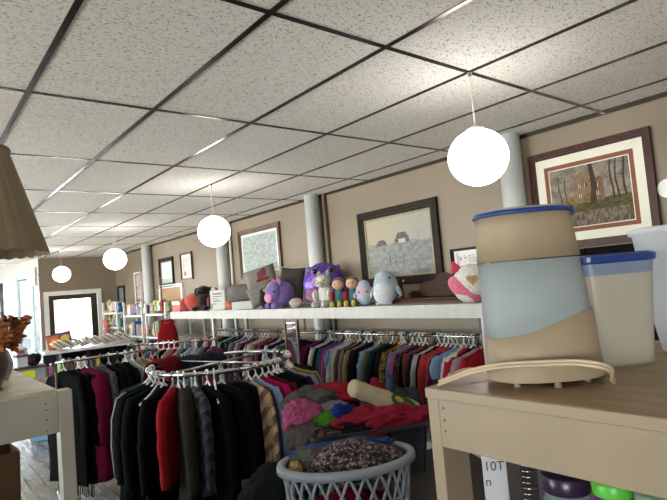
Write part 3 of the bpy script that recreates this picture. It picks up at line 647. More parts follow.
hang_cols = [plastic(c, .4) for c in ('#d9d9d6', '#d9d9d6', '#cfcfcb', '#e0dfda', '#9a9a9a', '#26262a', '#b08a58')]
def hang(kind, m, loc, rz, label, group, v=None, thin=1.0, hm=None, extra=None):
    v = rnd.randrange(3) if v is None else v
    body, sl = gmesh(kind, v, thin)
    t = thing(kind if kind != 'top' else 'sleeveless_top' if False else kind, label, kind, loc, rz, group)
    obj('fabric_body', body, m, t)
    for s in sl: obj('sleeve', s, m, t)
    obj('hanger', HANG, hm or rnd.choice(hang_cols), t)
    if extra: extra(t)
    return t
P = pattern
CN = {  # colour word -> material
 'bright pink': fabric('#a8336f'), 'magenta': fabric('#8f2560'), 'black': fabric('#08080a'), 'blue floral': P('blue_floral', 'speckle', ['#aab4c4', '#8f9db5', '#4f6288', '#b8bcc4'], 45), 'ivory': fabric('#b5afa2'),
 'teal': fabric('#16525e'), 'purple': fabric('#6b1f70'), 'mauve': fabric('#7a4a5c'), 'pale grey': fabric('#a9a8a4'), 'grey': fabric('#6f6e6d'), 'charcoal': fabric('#1c1c1f'), 'tan': fabric('#8f7350'), 'brown': fabric('#55402e'),
 'black and white print': P('bw_print', 'speckle', ['#17171a', '#8d8a88', '#232326', '#3b3836'], 60), 'pale blue': fabric('#8194b4'), 'olive': fabric('#5a5228'), 'dark teal': fabric('#18323a'), 'orange red': fabric('#b8432c'), 'mustard print': P('mustard_print', 'speckle', ['#6b5a1c', '#3a3418', '#857226', '#4c3a1a'], 50),
 'light blue': fabric('#7088b4'), 'rose pink': fabric('#a35a80'), 'dark print': P('dark_print', 'speckle', ['#17161a', '#3b2c30', '#2a2a22', '#5a4a40'], 55), 'rust': fabric('#7d4236'), 'navy': fabric('#171d38'), 'coral red': fabric('#a83a3a'), 'red': fabric('#9c1c28'), 'burgundy plaid': P('burgundy_plaid', 'plaid', ['#4a1630', '#6b2348', '#35122a', '#7a4060'], 9),
 'white': fabric('#c2bfba'), 'red star print': P('red_star', 'speckle', ['#a81f2c', '#a81f2c', '#c9c4be', '#8c1824'], 22), 'dark red': fabric('#5c1018'), 'fuchsia': fabric('#a3174e'), 'tan plaid': P('tan_plaid', 'plaid', ['#7d6650', '#94765a', '#5e4034', '#a58d70'], 8), 'yellow': fabric('#a79a1c'), 'turquoise': fabric('#1d6f80'), 'pale pink': fabric('#b08a98'), 'dark olive': fabric('#2e2b22'),
 'burgundy': fabric('#6f0f35'), 'mint': fabric('#95a89a'), 'tweed grey': P('tweed', 'speckle', ['#2b2a29', '#4c4a47', '#1d1d1d', '#3a3835'], 110), 'denim blue': fabric('#2c3a58'), 'dark check': P('dark_check', 'plaid', ['#14161d', '#2c3040', '#1a1a20', '#3c4250'], 10), 'green': fabric('#1f5c3a'), 'cream': fabric('#b8aa8c')}
near = [('bright pink','jacket'),('bright pink','jacket'),('black','jacket'),('blue floral','shirt'),('ivory','top'),('charcoal','shirt'),('teal','shirt'),('purple','sweater'),('mauve','shirt'),('light blue','top'),('pale grey','sweater'),('pale grey','shirt'),('brown','shirt'),('grey','sweater'),('black','shirt'),('tan','shirt'),('charcoal','shirt'),('black','jacket'),('black and white print','shirt'),('pale blue','shirt'),('olive','shirt'),('dark teal','shirt'),('black','sweater'),('charcoal','shirt'),('orange red','sweater'),('mustard print','shirt'),('light blue','shirt'),('rose pink','top'),('dark print','shirt'),('black','shirt'),('rust','shirt'),('navy','shirt'),('pale grey','shirt'),('black','jacket'),('coral red','shirt'),('coral red','shirt'),('burgundy plaid','shirt'),('pale blue','top'),('white','shirt'),('red star print','shirt'),('black','shirt'),('pale pink','top'),('red','jacket'),('red','shirt')]
n = len(near)
for i, (c, k) in enumerate(near):
    y = 4.62-(4.62-2.48)*i/(n-1)
    hang(k, CN[c], (SX+.25+rnd.uniform(-.01, .01), y, 1.18), (PI if rnd.random() < .5 else 0)-.28+rnd.uniform(-.14, .14), f'{c} {k} on wall rail, {ordw(i)} right of the mirror', 'clothes on the wall rail', thin=.75)
fc = list(CN); far = [('navy','jacket'),('denim blue','jacket'),('grey','jacket'),('navy','sweater'),('black','jacket'),('pale grey','sweater'),('black','shirt'),('magenta','shirt'),('dark print','shirt'),('tan','shirt'),('ivory','shirt'),('rose pink','shirt'),('charcoal','shirt'),('mauve','shirt'),('blue floral','shirt'),('rust','shirt'),('pale blue','shirt'),('black','shirt'),('black and white print','shirt'),('navy','shirt'),('mint','shirt'),('dark teal','sweater'),('black','sweater'),('dark teal','jacket'),('coral red','top'),('grey','shirt'),('white','shirt'),('navy','top'),('mauve','top'),('pale pink','top')]
for i, (c, k) in enumerate(far):
    y = 4.98+i*.078
    hang(k, CN[c], (SX+.25, y, 1.17), -.25+rnd.uniform(-.15, .15), f'{c} {k} on wall rail, {ordw(i)} left of the mirror', 'clothes on the far wall rail', thin=.85)

# mirror with dark red frame
t = thing('mirror', 'narrow standing mirror with dark red frame under the white shelf', 'mirror', (3.19, 4.70, 0), -.12)
g = BM(); box(g, -.012, .012, -.15, -.118, .05, 1.35); box(g, -.012, .012, .118, .15, .05, 1.35); box(g, -.012, .012, -.118, .118, 1.318, 1.35); box(g, -.012, .012, -.118, .118, .05, .085); obj('frame', g, mat('dark_red_frame', '#4a1518', rough=.4), t)
obj('mirror_glass', B(-.004, .004, -.118, .118, .085, 1.318), mat('mirror_silver', '#d5d9da', rough=.03, var=0, metal=1), t)
for s in (-1, 1): obj('foot', B(-.05, .06, s*.13-.012, s*.13+.012, 0, .05), MATS['dark_red_frame'], t)

# round rack in the middle
RC = Vector((1.95, 3.9, 1.15)); RR = .54
t = thing('round_rack', 'round chrome clothes rack in front of the wall rail', 'clothes rack', (RC.x, RC.y, 0))
obj('ring', tube(BM(), [(RR*math.cos(a), RR*math.sin(a), RC.z) for a in [2*PI*k/64 for k in range(64)]], .016, 10, True), chrome, t, True)
g = BM()
for a in (0.3, 0.3+PI/2): tube(g, [(RR*math.cos(a), RR*math.sin(a), RC.z-.003), (-RR*math.cos(a), -RR*math.sin(a), RC.z-.003)], .011)
obj('crossbar', g, chrome, t, True); obj('pole', tube(BM(), [(0, 0, .05), (0, 0, RC.z)], .02), chrome, t, True)
for q in range(4):
    a = .3+q*PI/2; obj('leg', tube(BM(), [(0, 0, .12), (.4*math.cos(a), .4*math.sin(a), .03), (.45*math.cos(a), .45*math.sin(a), .012)], .012), chrome, t, True)
def piping_extra(t):
    g = BM(); tube(g, [(-.17, -.035, -.125), (-.235, -.04, -.16), (-.275, -.036, -.3), (-.285, -.03, -.5), (-.275, -.02, -.72)], .007, 6); obj('sleeve_piping', g, fabric('#b9b4a8'), t, True)
ringl = [(143,'black','coat',0,1.2),(153,'dark teal','coat',-.05,1.1),(163,'black','coat',.05,1.2),(172,'black','coat',.1,1.2),(183,'black','coat',.12,1.3),(195,'black','coat',.2,1.2),(205,'red','jacket',.3,1.2),(215,'dark olive','coat',.55,1.4),(224,'dark check','jacket',.6,1.2),(233,'black','coat',.75,1.3),(243,'black','coat',.9,1.4),(255,'black','coat',1.0,1.3),(263.5,'tan plaid','shirt',.25,1.1),(269.5,'pale blue','shirt',.25,1.1),(276,'fuchsia','sweater',.2,1.1),(282,'dark red','sweater',.2,1),(288,'black','jacket',.2,1.),(294.5,'black','jacket',.15,1.1),(301,'navy','jacket',.1,1.1),(307,'pale pink','shirt',.1,1),(312.5,'turquoise','shirt',.05,1.1),(319,'yellow','jacket',.0,1.2),(328,'charcoal','coat',0,1.2),(337,'black','jacket',0,1.2),(346,'dark red','jacket',-.1,1.1),(355,'black','jacket',-.1,1.1),(5,'black','coat',-.1,1.1),(16,'black','jacket',-.1,1.1)]
for i, (deg, c, k, off, th) in enumerate(ringl):
    a = math.radians(deg)
    hang(k, CN[c], (RC.x+RR*math.cos(a), RC.y+RR*math.sin(a), RC.z+.004), a+PI+off+rnd.uniform(-.06, .06), f'{c} {k} on round rack, {ordw(i)} from its left side', 'clothes on the round rack', thin=th, hm=plastic('#8f9a30') if i == 24 else None, extra=piping_extra if i == 2 else None)
for i, (deg, tx) in enumerate(((158, 'left'), (189, 'front left'), (210, 'front'), (238, 'front right'), (291, 'right'), (40, 'far'))):
    a = math.radians(deg); t = thing('clothes_hanger', f'empty white plastic hanger on the {tx} side of the round rack', 'hanger', (RC.x+RR*math.cos(a), RC.y+RR*math.sin(a), RC.z+.006), a+(.9 if i in (2, 4) else .2), 'empty hangers on the round rack'); obj('hook', HANG, hang_cols[0], t)
# things draped over the ring
def drape(label, name, m, p0, p1, z, wid, drop, seed, cat):
    """cloth thrown over a bar between p0 and p1"""
    bm = BM(); p0, p1 = Vector(p0), Vector(p1); dv = (p1-p0); ln = dv.length; dv.normalize(); nv = Vector((-dv.y, dv.x, 0)); ni, nj = 18, 22; th = .012
    def P_(i, j, off):
        u = i/ni; s = (j/nj*2-1)*wid; q = abs(s); edge = .02*math.sin(u*9+seed)
        hx = min(q, .03+.35*max(0, q-.03)*0+.03)*(1 if s > 0 else -1); zz = z+.02-max(0, q-.03)*drop/max(wid, .01)+edge*q/wid
        b = .022*noise.noise(Vector((u*5, s*8, seed)))
        return p0.lerp(p1, u)+nv*(hx+(.03*(q/wid)*(1 if s > 0 else -1))+b+off*.6*(1 if s > 0 else -1))+Vector((0, 0, zz-z+b+off*(1-min(1, q/.05))))+Vector((0, 0, z-p0.z-u*(p1.z-p0.z)))
    top = [[bm.verts.new(P_(i, j, th)) for j in range(nj+1)] for i in range(ni+1)]; bot = [[bm.verts.new(P_(i, j, 0)) for j in range(nj+1)] for i in range(ni+1)]
    for i in range(ni):
        for j in range(nj): bm.faces.new((top[i][j], top[i+1][j], top[i+1][j+1], top[i][j+1])); bm.faces.new((bot[i][j+1], bot[i+1][j+1], bot[i+1][j], bot[i][j]))
    for i in range(ni):
        for j in (0, nj): bm.faces.new((top[i][j], top[i+1][j], bot[i+1][j], bot[i][j]) if j == 0 else (bot[i][j], bot[i+1][j], top[i+1][j], top[i][j]))
    for j in range(nj):
        for i in (0, ni): bm.faces.new((top[i][j], top[i][j+1], bot[i][j+1], bot[i][j]))
    return tag(obj(name, bm, m, None, True), label, cat)
def rp(deg): a = math.radians(deg); return (RC.x+RR*math.cos(a), RC.y+RR*math.sin(a), RC.z+.01)
drape('dark red garment draped over the far left of round rack', 'draped_garment', fabric('#6f121c'), rp(112), rp(140), RC.z+.02, .16, .15, 3, 'garment')
drape('dark slate jacket draped over the far side of round rack', 'draped_jacket', fabric('#272b33'), rp(62), rp(108), RC.z+.0, .2, .18, 9, 'jacket')

# rack behind on the left
def straight_rack(label, p0, p1, z, name='straight_rack'):
    c = (Vector(p0)+Vector(p1))/2; dv = Vector(p1)-Vector(p0); a = math.atan2(dv.y, dv.x); h = dv.length/2
    t = thing(name, label, 'clothes rack', (c.x, c.y, 0), a)
    obj('rail', tube(BM(), [(-h, 0, z), (h, 0, z)], .013), chrome, t, True)
    for s in (-1, 1):
        obj('upright', tube(BM(), [(s*h, 0, .03), (s*h, 0, z)], .012), dark_metal, t, True)
        obj('foot', tube(BM(), [(s*h, -.25, .015), (s*h, .25, .015)], .013), dark_metal, t, True)
    return c, a, h, dv.normalized()
c, a, h, dv = straight_rack('straight clothes rack with long dark coats behind the left table', (1.05, 5.28, 0), (1.94, 5.22, 0), 1.2)
def fringe(t):
    g = BM()
    for k in range(22):
        x = -.2+.4*k/21; tube(g, [(x, .02*math.sin(k*2.1), -1.04), (x+rnd.uniform(-.01, .01), .025*math.sin(k*2.1), -1.17-rnd.uniform(0, .05))], .004, 5)
    obj('fringe', g, fabric('#0d0d10'), t)
ll = [(1.11,'black','coat',.5,.9),(1.16,'black','coat',.62,1.3),(1.23,'black','jacket',.5,1.),(1.285,'burgundy','coat',.5,2.5),(1.42,'tweed grey','jacket',.3,1.1),(1.49,'black','coat',.3,1.2),(1.57,'black','coat',.2,1.2),(1.64,'black','jacket',.2,1.),(1.70,'mint','jacket',.25,1.1),(1.755,'tan','jacket',.2,.9),(1.80,'grey','jacket',.2,.8),(1.84,'pale grey','shirt',.2,1),(1.88,'coral red','shirt',.2,1)]
for i, (x, cc, k, off, th) in enumerate(ll):
    p = c+dv*(x-c.x)
    hang(k, CN[cc], (p.x, p.y, 1.204), a+PI/2+off, f'{cc} {k} on rack behind left bench, {ordw(i)} from its left', 'clothes on the left rack', thin=th, v=1, extra=fringe if i == 1 else None)
# rack further back
c, a, h, dv = straight_rack('straight clothes rack between round rack and the toy shelves', (2.2, 6.92, 0), (2.98, 6.04, 0), 1.13)
ml = ['white','pale pink','navy','pale blue','mauve','white','black','ivory','coral red','pale grey','dark print','blue floral','white','mint','navy','rose pink']
for i, cc in enumerate(ml):
    s = -h+.05+(2*h-.1)*i/(len(ml)-1); p = c+dv*s
    hang('shirt', CN[cc], (p.x, p.y, 1.134), a+PI/2+rnd.uniform(-.15, .15), f'{cc} shirt on rack before the toy shelves, {ordw(i)} from left', 'clothes on the back rack')

# ------------------------------------------------------------------ pile of clothes, tote and basket on a low table
t = thing('low_table', 'low wooden table carrying the basket and the tote', 'table', (2.1, 2.35, 0), -.46)
obj('table_top', B(-.75, .75, -.55, .5, .47, .5, bev=.004), mat('low_table_wood', '#3a3634', rough=.5, var=.2, scale=8, stretch=(1, 6, 1)), t)
for sx in (-1, 1):
    for sy in (-1, 1): obj('leg', B(sx*.69-.03, sx*.69+.03, sy*.45-.03-.02, sy*.45+.03-.02, 0, .47), MATS['low_table_wood'], t)
# laundry basket
def basket(loc, rz, a=.308, b=.205, hgt=.3):
    t = thing('laundry_basket', 'grey plastic laundry basket with lattice sides full of clothes', 'basket', loc, rz); m = mat('basket_plastic', '#7c8087', rough=.4, var=.03)
    f = lambda ang, z: (a*(.88+.12*z/hgt)*math.cos(ang), b*(.88+.12*z/hgt)*math.sin(ang), z)
    obj('base', lathe(BM(), [(a*.88, 0), (a*.885, .02)], 48, 1, b/a), m, t)
    n = 26; g = BM()
    for k in range(n):
        for s in (-1, 1): tube(g, [f(2*PI*k/n+s*2*PI/n*2*q/8, .012+(hgt-.03)*q/8) for q in range(9)], .0075, 5)
    for z in (.03, .105, .19): tube(g, [f(2*PI*k/60, z) for k in range(60)], .007, 6, True)
    obj('lattice', g, m, t, True)
    rim = []
    for dr, dz in ((-.008, 0), (-.008, .012), (.004, .018), (.026, .014), (.030, .004), (.030, -.018), (.026, -.018), (.026, -.002), (.0, -.004), (-.002, -.03), (-.008, -.03)):
        rim.append([((a+dr)*math.cos(q), (b+dr)*math.sin(q), hgt+dz) for q in [2*PI*k/64 for k in range(64)]])
    g = BM(); loft(g, rim+[rim[0]], False, False); bmesh.ops.remove_doubles(g, verts=g.verts, dist=1e-5); obj('rim', g, m, t, True)
    return t
BC = (1.64, 2.035, .545); BR = -.49
basket((BC[0], BC[1], .5), BR, hgt=.35)
flor = pattern('floral_blouse', 'speckle', ['#1f1d20', '#332c2e', '#151417', '#8a6a66', '#28242a', '#5a4a4a'], 95)
Bp = lambda x, y: (Vector((BC[0], BC[1], 0))+(Rz(BR) @ Vector((x, y, 0))))
def lump(label, name, m, x, y, z, r, seed, cat, rot=0, nz=.3, floor=None, base=Bp):
    p = base(x, y); return tag(obj(name, heap(BM(), (p.x, p.y, z), r, seed, nz, floor=floor, rot=BR+rot), m, None, True), label, cat)
lump('black blouse with tiny pink flower print heaped in grey basket', 'blouse', flor, .03, -.02, .84, (.2, .13, .085), 3, 'blouse', nz=.2)
lump('dark red cloth at the bottom of the grey basket', 'cloth', fabric('#8c1626'), .0, .0, .6, (.2, .13, .09), 5, 'cloth', nz=.2)
lump('folded blue jeans along the back of the basket', 'jeans', fabric('#33507d'), .0, .125, .872, (.22, .05, .03), 8, 'jeans', nz=.4)
lump('grey sweatshirt crumpled at the left of the basket', 'sweatshirt', fabric('#56544f'), -.15, .07, .85, (.1, .09, .05), 11, 'sweatshirt', nz=.35)
lump('dark floral cloth at the right inside the basket', 'cloth', CN['dark print'], .22, .03, .80, (.07, .09, .07), 13, 'cloth')
lump('small cream and yellow knit at left rim of basket', 'knit', fabric('#a08a58'), -.25, -.01, .84, (.03, .05, .035), 15, 'knit', nz=.2)
# clear grey tote behind
TC = Vector((2.28, 2.62, 0))
Tp = lambda x, y: TC+(Rz(BR) @ Vector((x, y, 0)))
tm = frosted('grey_tote_plastic', '#5c6064', .35)
t = thing('storage_tote', 'translucent grey tote holding the red bag behind the basket', 'tote', (TC.x, TC.y, .5), BR)
g = BM(); o0 = [(-.36, -.22), (.36, -.22), (.36, .22), (-.36, .22)]
def rr(w, d, z, r=.05, k=6):
    p = []
    for cx, cyy, a0 in ((w-r, d-r, 0), (-w+r, d-r, PI/2), (-w+r, -d+r, PI), (w-r, -d+r, 1.5*PI)):
        for q in range(k+1): a = a0+PI/2*q/k; p.append((cx+r*math.cos(a), cyy+r*math.sin(a), z))
    return p
loft(g, [rr(.33, .2, 0), rr(.36, .23, .3), rr(.355, .225, .3), rr(.325, .195, .006)], True, True); obj('tub', g, tm, t, False)
g = BM(); loft(g, [rr(.355, .225, .285), rr(.385, .255, .285), rr(.385, .255, .305), rr(.355, .225, .305), rr(.355, .225, .285)], False, False); obj('rim', g, tm, t, False)
def L_(label, name, hexm, x, y, z, r, seed, cat, rot=0, nz=.3):
    return lump(label, name, hexm if not isinstance(hexm, str) else fabric(hexm), x, y, z, r, seed, cat, rot, nz, None, Tp)
g = heap(BM(), (2.34, 2.47, .815), (.27, .12, .10), 21, .35, rot=BR+.05); heap(g, (2.45, 2.66, .9), (.06, .05, .12), 22, .3, 4)
tag(obj('fabric_bag', g, fabric('#8c2034'), None, True), 'crumpled red drawstring bag on top of the tote heap', 'bag')
L_('dark grey jacket under the front of the red bag', 'jacket', '#1d1d1e', -.05, -.13, .765, (.22, .1, .09), 23, 'jacket', 0, .3)
L_('dark grey garment at the right end of tote', 'garment', '#333436', .32, .05, .85, (.09, .12, .1), 25, 'garment', 0, .35)
L_('bright green shirt crumpled left of the red bag', 'shirt', '#3f7a1c', -.24, -.06, .84, (.09, .07, .045), 27, 'shirt', 0, .4)
L_('royal blue shirt crumpled beside the green shirt', 'shirt', '#1c2f80', -.14, -.02, .86, (.08, .07, .055), 29, 'shirt', .3, .4)
L_('grey folded shirt lying on the blue shirt', 'shirt', '#77777a', -.18, .06, .9, (.08, .06, .035), 31, 'shirt', 0, .3)
L_('rose pink sweater at the left of the clothes heap', 'sweater', '#9c4a6c', -.39, .05, .87, (.12, .11, .09), 33, 'sweater', .3, .3)
L_('grey sweater behind the rose pink sweater', 'sweater', '#4b4a49', -.31, .19, .92, (.16, .12, .08), 35, 'sweater', 0, .35)
L_('red shirt spread along the back of clothes heap', 'shirt', '#9a1f2e', -.2, .25, .93, (.22, .1, .08), 37, 'shirt', 0, .35)
L_('brown beige garment under the rose pink sweater', 'garment', '#4e463e', -.37, -.08, .74, (.12, .11, .1), 39, 'garment', 0, .35)
L_('dark blue patterned garment at the heap bottom left', 'garment', CN['dark print'], -.3, -.15, .74, (.13, .1, .09), 41, 'garment', 0, .3)
# rolled tan bag with an oval emblem
rl = Tp(.1, -.02); t = thing('rolled_bag', 'rolled tan canvas bag with green and yellow oval emblem', 'bag', (2.33, 2.45, .96), -.28); t.rotation_euler.y = .40
g = BM(); rings = []
for k in range(25):
    q = k/24; x = -.25+.5*q; r = .058*(1+.06*math.sin(q*17)+.05*noise.noise(Vector((q*6, 0, 2)))); r *= .8 if k in (0, 24) else 1
    if .08 < q < .16: r *= .9
    rings.append([(x, r*math.cos(2*PI*j/20)*1.05, r*math.sin(2*PI*j/20)*.95-.03*q) for j in range(20)])
loft(g, rings); obj('canvas_roll', g, fabric('#b3a284'), t, True)
def patch(ang0, ang1, x0, x1, m, name, par, r=.0635):
    g = BM(); ni = 18; nj = 10; V = {}
    for i in range(ni+1):
        for j in range(nj+1):
            u, v = i/ni*2-1, j/nj*2-1; v2 = v*math.sqrt(max(0, 1-u*u)); a = (ang0+ang1)/2+(ang1-ang0)/2*v2; x = (x0+x1)/2+(x1-x0)/2*u
            V[i, j] = g.verts.new((x, r*math.cos(a)*1.05, r*math.sin(a)*.95-.03*(x+.25)/.5))
    for i in range(ni):
        for j in range(nj): g.faces.new((V[i, j], V[i+1, j], V[i+1, j+1], V[i, j+1]))
    bmesh.ops.remove_doubles(g, verts=g.verts, dist=1e-5); return obj(name, g, m, par, True)
e = patch(1.95, 3.45, .0, .19, fabric('#1d5a3c'), 'emblem', t)
patch(2.3, 2.9, .03, .095, fabric('#b58a2a'), 'emblem_yellow', e, .0645); patch(2.6, 3.2, .1, .165, fabric('#a8322a'), 'emblem_red', e, .0645)
# dark padded coat heap at the left
tag(obj('padded_coat', heap(BM(), (1.60, 2.60, .5), (.22, .2, .22), 51, .12, rot=-.5), fabric('#17181b'), None, True), 'dark charcoal padded coat bulging left of the grey basket', 'coat')
t = thing('stool', 'low stool hidden under the dark padded coat', 'stool', (1.60, 2.60, 0), 0)
obj('seat', lathe(BM(), [(.17, .3), (.17, .34)], 24), wood_d, t)
for q in range(4): obj('leg', tube(BM(), [(.12*math.cos(q*PI/2), .12*math.sin(q*PI/2), .3), (.15*math.cos(q*PI/2), .15*math.sin(q*PI/2), 0)], .014), wood_d, t, True)

# ------------------------------------------------------------------ near right bench
def top_wood(key, a, b_):
    return mat(key, a, rough=.35, scale=4, hex2=b_, stretch=(6, 1, 1), bump=.1, bscale=30)
t = thing('painted_bench', 'cream painted wooden bench with open shelf, nearest on right', 'bench', (.87, .787, 0))
TZ = 1.46
obj('top_board', B(0, .78, -1.5, 0, TZ-.022, TZ, bev=.003), top_wood('worn_bench_top', '#a08460', '#7d6346'), t)
obj('front_edge', B(-.004, .018, -1.5, .002, TZ-.0225, TZ-.001, bev=.002), bench_cream, t)
obj('fascia', B(.0, .02, -1.5, -.03, TZ-.122, TZ-.022, bev=.002), bench_cream, t)
obj('end_rail', B(.04, .74, -.022, -.002, TZ-.122, TZ-.022), bench_cream, t)
for x, y in ((0, -.03), (.70, -.03), (0, -1.47), (.70, -1.47)): obj('leg', B(x, x+.085, y, y+.03, 0, TZ-.022, bev=.002), bench_cream, t)
obj('lower_shelf', B(.02, .76, -1.48, -.04, 1.13, 1.15), bench_cream, t)
g = BM()
for z in (1.355+.018, 1.355+.04, 1.355+.065): 
    ell(g, (-.0005, -.042, z), (.002, .003, .003), 1)
obj('screw_heads', g, mat('screw_dark', '#6b5a48', rough=.5), t)
# drink dispenser with blue rim
cream = mat('cream_plastic', '#988770', rough=.5, var=.03, spec=.3)
def oval(a, b_, z, tilt=0, n=48, p=2.4, lean=.045):
    r = []
    for k in range(n):
        q = 2*PI*k/n; c, s = math.cos(q), math.sin(q); x = a*abs(c)**(2/p)*(1 if c > 0 else -1)-lean*z; y = b_*abs(s)**(2/p)*(1 if s > 0 else -1); r.append((x, y, z+(tilt((x+lean*z)/a) if tilt else 0)))
    return r
PD = (1.035, .605); t = thing('drink_dispenser', 'tall cream and clear pitcher appliance with blue rim on bench', 'dispenser', (PD[0], PD[1], TZ), -.72)
A = lambda z: (.112-.02*z/.325)*1.04; Bd = lambda z: .09-.018*z/.325
wave = lambda u: .022*math.sin(u*1.45)+.004
prof = lambda zs, k=1., f=None: [oval(A(z)*k, Bd(z)*k, z, f) for z in zs]
g = BM(); loft(g, prof([.012, .014, .03, .06]) + [oval(A(.11), Bd(.11), .11, wave), oval(A(.11)*.96, Bd(.11)*.96, .11, wave), oval(A(.06)*.95, Bd(.06)*.95, .06)]); obj('base_housing', g, cream, t, True)
g = BM(); loft(g, [oval(A(.062)*.975, Bd(.062)*.975, .062), oval(A(.15)*.985, Bd(.15)*.985, .15), oval(A(.235)*.99, Bd(.235)*.99, .234)]); obj('water_tank', g, frosted('tank_plastic', '#b7c0c2', .1, .5), t, True)
g = BM(); loft(g, [oval(A(.234)*.97, Bd(.234)*.97, .236), oval(A(.234)*1.01, Bd(.234)*1.01, .236), oval(A(.3), Bd(.3), .3), oval(A(.322), Bd(.322), .322), oval(A(.322)*.95, Bd(.322)*.95, .322)]); obj('upper_housing', g, cream, t, True)
blue = plastic('#20397c', .35)
g = BM(); loft(g, [oval(A(.32)*.95, Bd(.32)*.95, .3225), oval(A(.32)*1.035, Bd(.32)*1.035, .3225), oval(A(.32)*1.04, Bd(.32)*1.04, .326), oval(A(.32)*1.0, Bd(.32)*1.0, .330), oval(A(.32)*.9, Bd(.32)*.9, .3312)]); l = obj('lid', g, blue, t, True)
g = BM(); loft(g, [oval(A(.32)*.97, Bd(.32)*.97, .3315), oval(A(.32)*.96, Bd(.32)*.96, .334), oval(A(.32)*.8, Bd(.32)*.8, .336)]); obj('lid_top', g, frosted('lid_clear', '#b9bdc4', .3), l, True)
g = BM(); box(g, -.012, .012, -.012, .012, .316, .334, Matrix.Translation((A(.32)*.98-.014, 0, 0))); obj('lid_tab', g, blue, t)
for x, y in ((-.07, -.04), (.07, -.04), (-.07, .04), (.07, .04), (.0, -.07)): obj('foot', lathe(BM(), [(.007, 0), (.006, .013)], 12, c=(x, y)), cream, t)
t.scale = (1, 1, 1.075)
# cord lying round it
def smooth_path(pts, n=8):
    P_ = [Vector(p) for p in pts]; out = []
    for i in range(len(P_)-1):
        p0, p1, p2, p3 = P_[max(i-1, 0)], P_[i], P_[i+1], P_[min(i+2, len(P_)-1)]
        for k in range(n):
            s = k/n; out.append(.5*((2*p1)+(p2-p0)*s+(2*p0-5*p1+4*p2-p3)*s*s+(3*p1-p0-3*p2+p3)*s**3))
    out.append(P_[-1]); return out
cl = plastic('#c2ad92', .35)
cp_ = [(.885, .765, TZ+.004), (.878, .72, TZ+.02), (.866, .66, TZ+.04), (.88, .605, TZ+.052), (.926, .545, TZ+.053), (.96, .495, TZ+.052), (.975, .458, TZ+.046), (1.0, .452, TZ+.032), (1.03, .468, TZ+.014), (1.05, .472, TZ+.004)]
t = thing('power_cord', 'cream power cord looping in front of the pitcher appliance', 'cord', (.93, .745, TZ))
M_ = Vector((.93, .745, TZ))
for dz, dx in ((0, 0), (.006, .003)):
    g = BM(); tube(g, [p-M_+Vector((dx, 0, dz)) for p in smooth_path(cp_)], .0031, 8); obj('wire', g, cl, t, True)
g = BM(); tube(g, [Vector(p)-M_ for p in smooth_path([(.905, .775, TZ+.004), (.95, .765, TZ+.02), (.985, .745, TZ+.022), (1.0, .72, TZ+.012), (1.02, .71, TZ+.004)])], .0031, 8); obj('loop', g, cl, t, True)
# lidded container
milky = frosted('milky_plastic', '#cfc8ba', .07, .4)
t = thing('food_container', 'tall frosted plastic container with blue lid behind the pitcher appliance', 'container', (1.275, .565, TZ), -.66)
g = BM(); H2 = .235; loft(g, [rr(.066, .05, 0, .03), rr(.072, .055, .006, .03), rr(.085, .068, H2, .03), rr(.082, .065, H2, .03), rr(.07, .053, .01, .03)], True, True); obj('tub', g, milky, t, False)
g = BM(); loft(g, [rr(.0875, .0705, H2-.004, .03), rr(.091, .074, H2, .03), rr(.091, .074, H2+.012, .03), rr(.08, .063, H2+.017, .03)], True, True); l = obj('lid', g, blue, t, False)
g = BM(); loft(g, [rr(.0835, .0665, H2-.03, .03), rr(.0865, .0695, H2-.003, .03)], False, False); obj('lid_skirt', g, plastic('#76829a', .4), l, False)
# bucket
t = thing('bucket', 'white translucent bucket cut by the right edge of the photo', 'bucket', (1.52, .425, TZ), 0)
lp = [(.115, 0), (.12, .004), (.14, .12), (.158, .29), (.166, .292), (.168, .305), (.158, .308), (.155, .292), (.137, .12), (.117, .01), (.0, .008)]
g = BM(); lathe(g, lp, 56, cap0=True, cap1=False); obj('body', g, frosted('bucket_plastic', '#eceff4', .1, .3), t, True)
obj('contents', lathe(BM(), [(.11, .012), (.126, .1), (.0, .13)], 24), fabric('#b07f60'), t, True)
# things on the lower shelf of the bench
LZ = 1.15
t = thing('paper_sign', 'white paper sign standing under the bench beside its leg', 'sign', (1.02, .728, LZ), -.78)
obj('sheet', B(-.038, .034, 0, .003, 0, .24), plastic('#cfcdd2', .7), t)
for tx, z, s in (('10T', .105, .028), ('n', .072, .028)):
    letters(tx, s, plastic('#3a3a3c', .6), t, (-.035, -.0008, z), (PI/2, 0, 0))
t = thing('spiral_notebook', 'dark brown spiral notebook standing right of the paper sign', 'notebook', (1.0, .66, LZ), -.85)
obj('cover', B(-.03, .03, 0, .008, 0, .245), mat('notebook_cover', '#2e1c12', rough=.4), t)
obj('back_cover', B(.01, .05, .01, .03, 0, .24), plastic('#55565a', .4), t)
g = BM()
for k in range(20): tube(g, [(.012+.016*math.cos(q), -.006+.012*math.sin(q), .012+.0115*k) for q in [2*PI*j/10 for j in range(10)]], .0013, 5, True)
obj('spiral', g, chrome, t, True)
def jar(label, loc, r, h, body, lid, lidh, name='jar', inner=None, cat='jar'):
    t = thing(name, label, cat, loc)
    obj('body', lathe(BM(), [(r*.9, 0), (r, .01), (r, h*.8), (r*.9, h*.9), (r*.88, h)], 32), body, t, True)
    obj('lid', lathe(BM(), [(r*.95, h), (r*.98, h+.004), (r*.98, h+lidh), (r*.9, h+lidh+.004)], 32), lid, t, True)
    if inner: obj('band', lathe(BM(), [(r*1.01, h*.3), (r*1.01, h*.62)], 32, cap0=False, cap1=False), inner, t, True)
    return t
gl = frosted('jar_glass', '#b9c6cf', .5, .1)
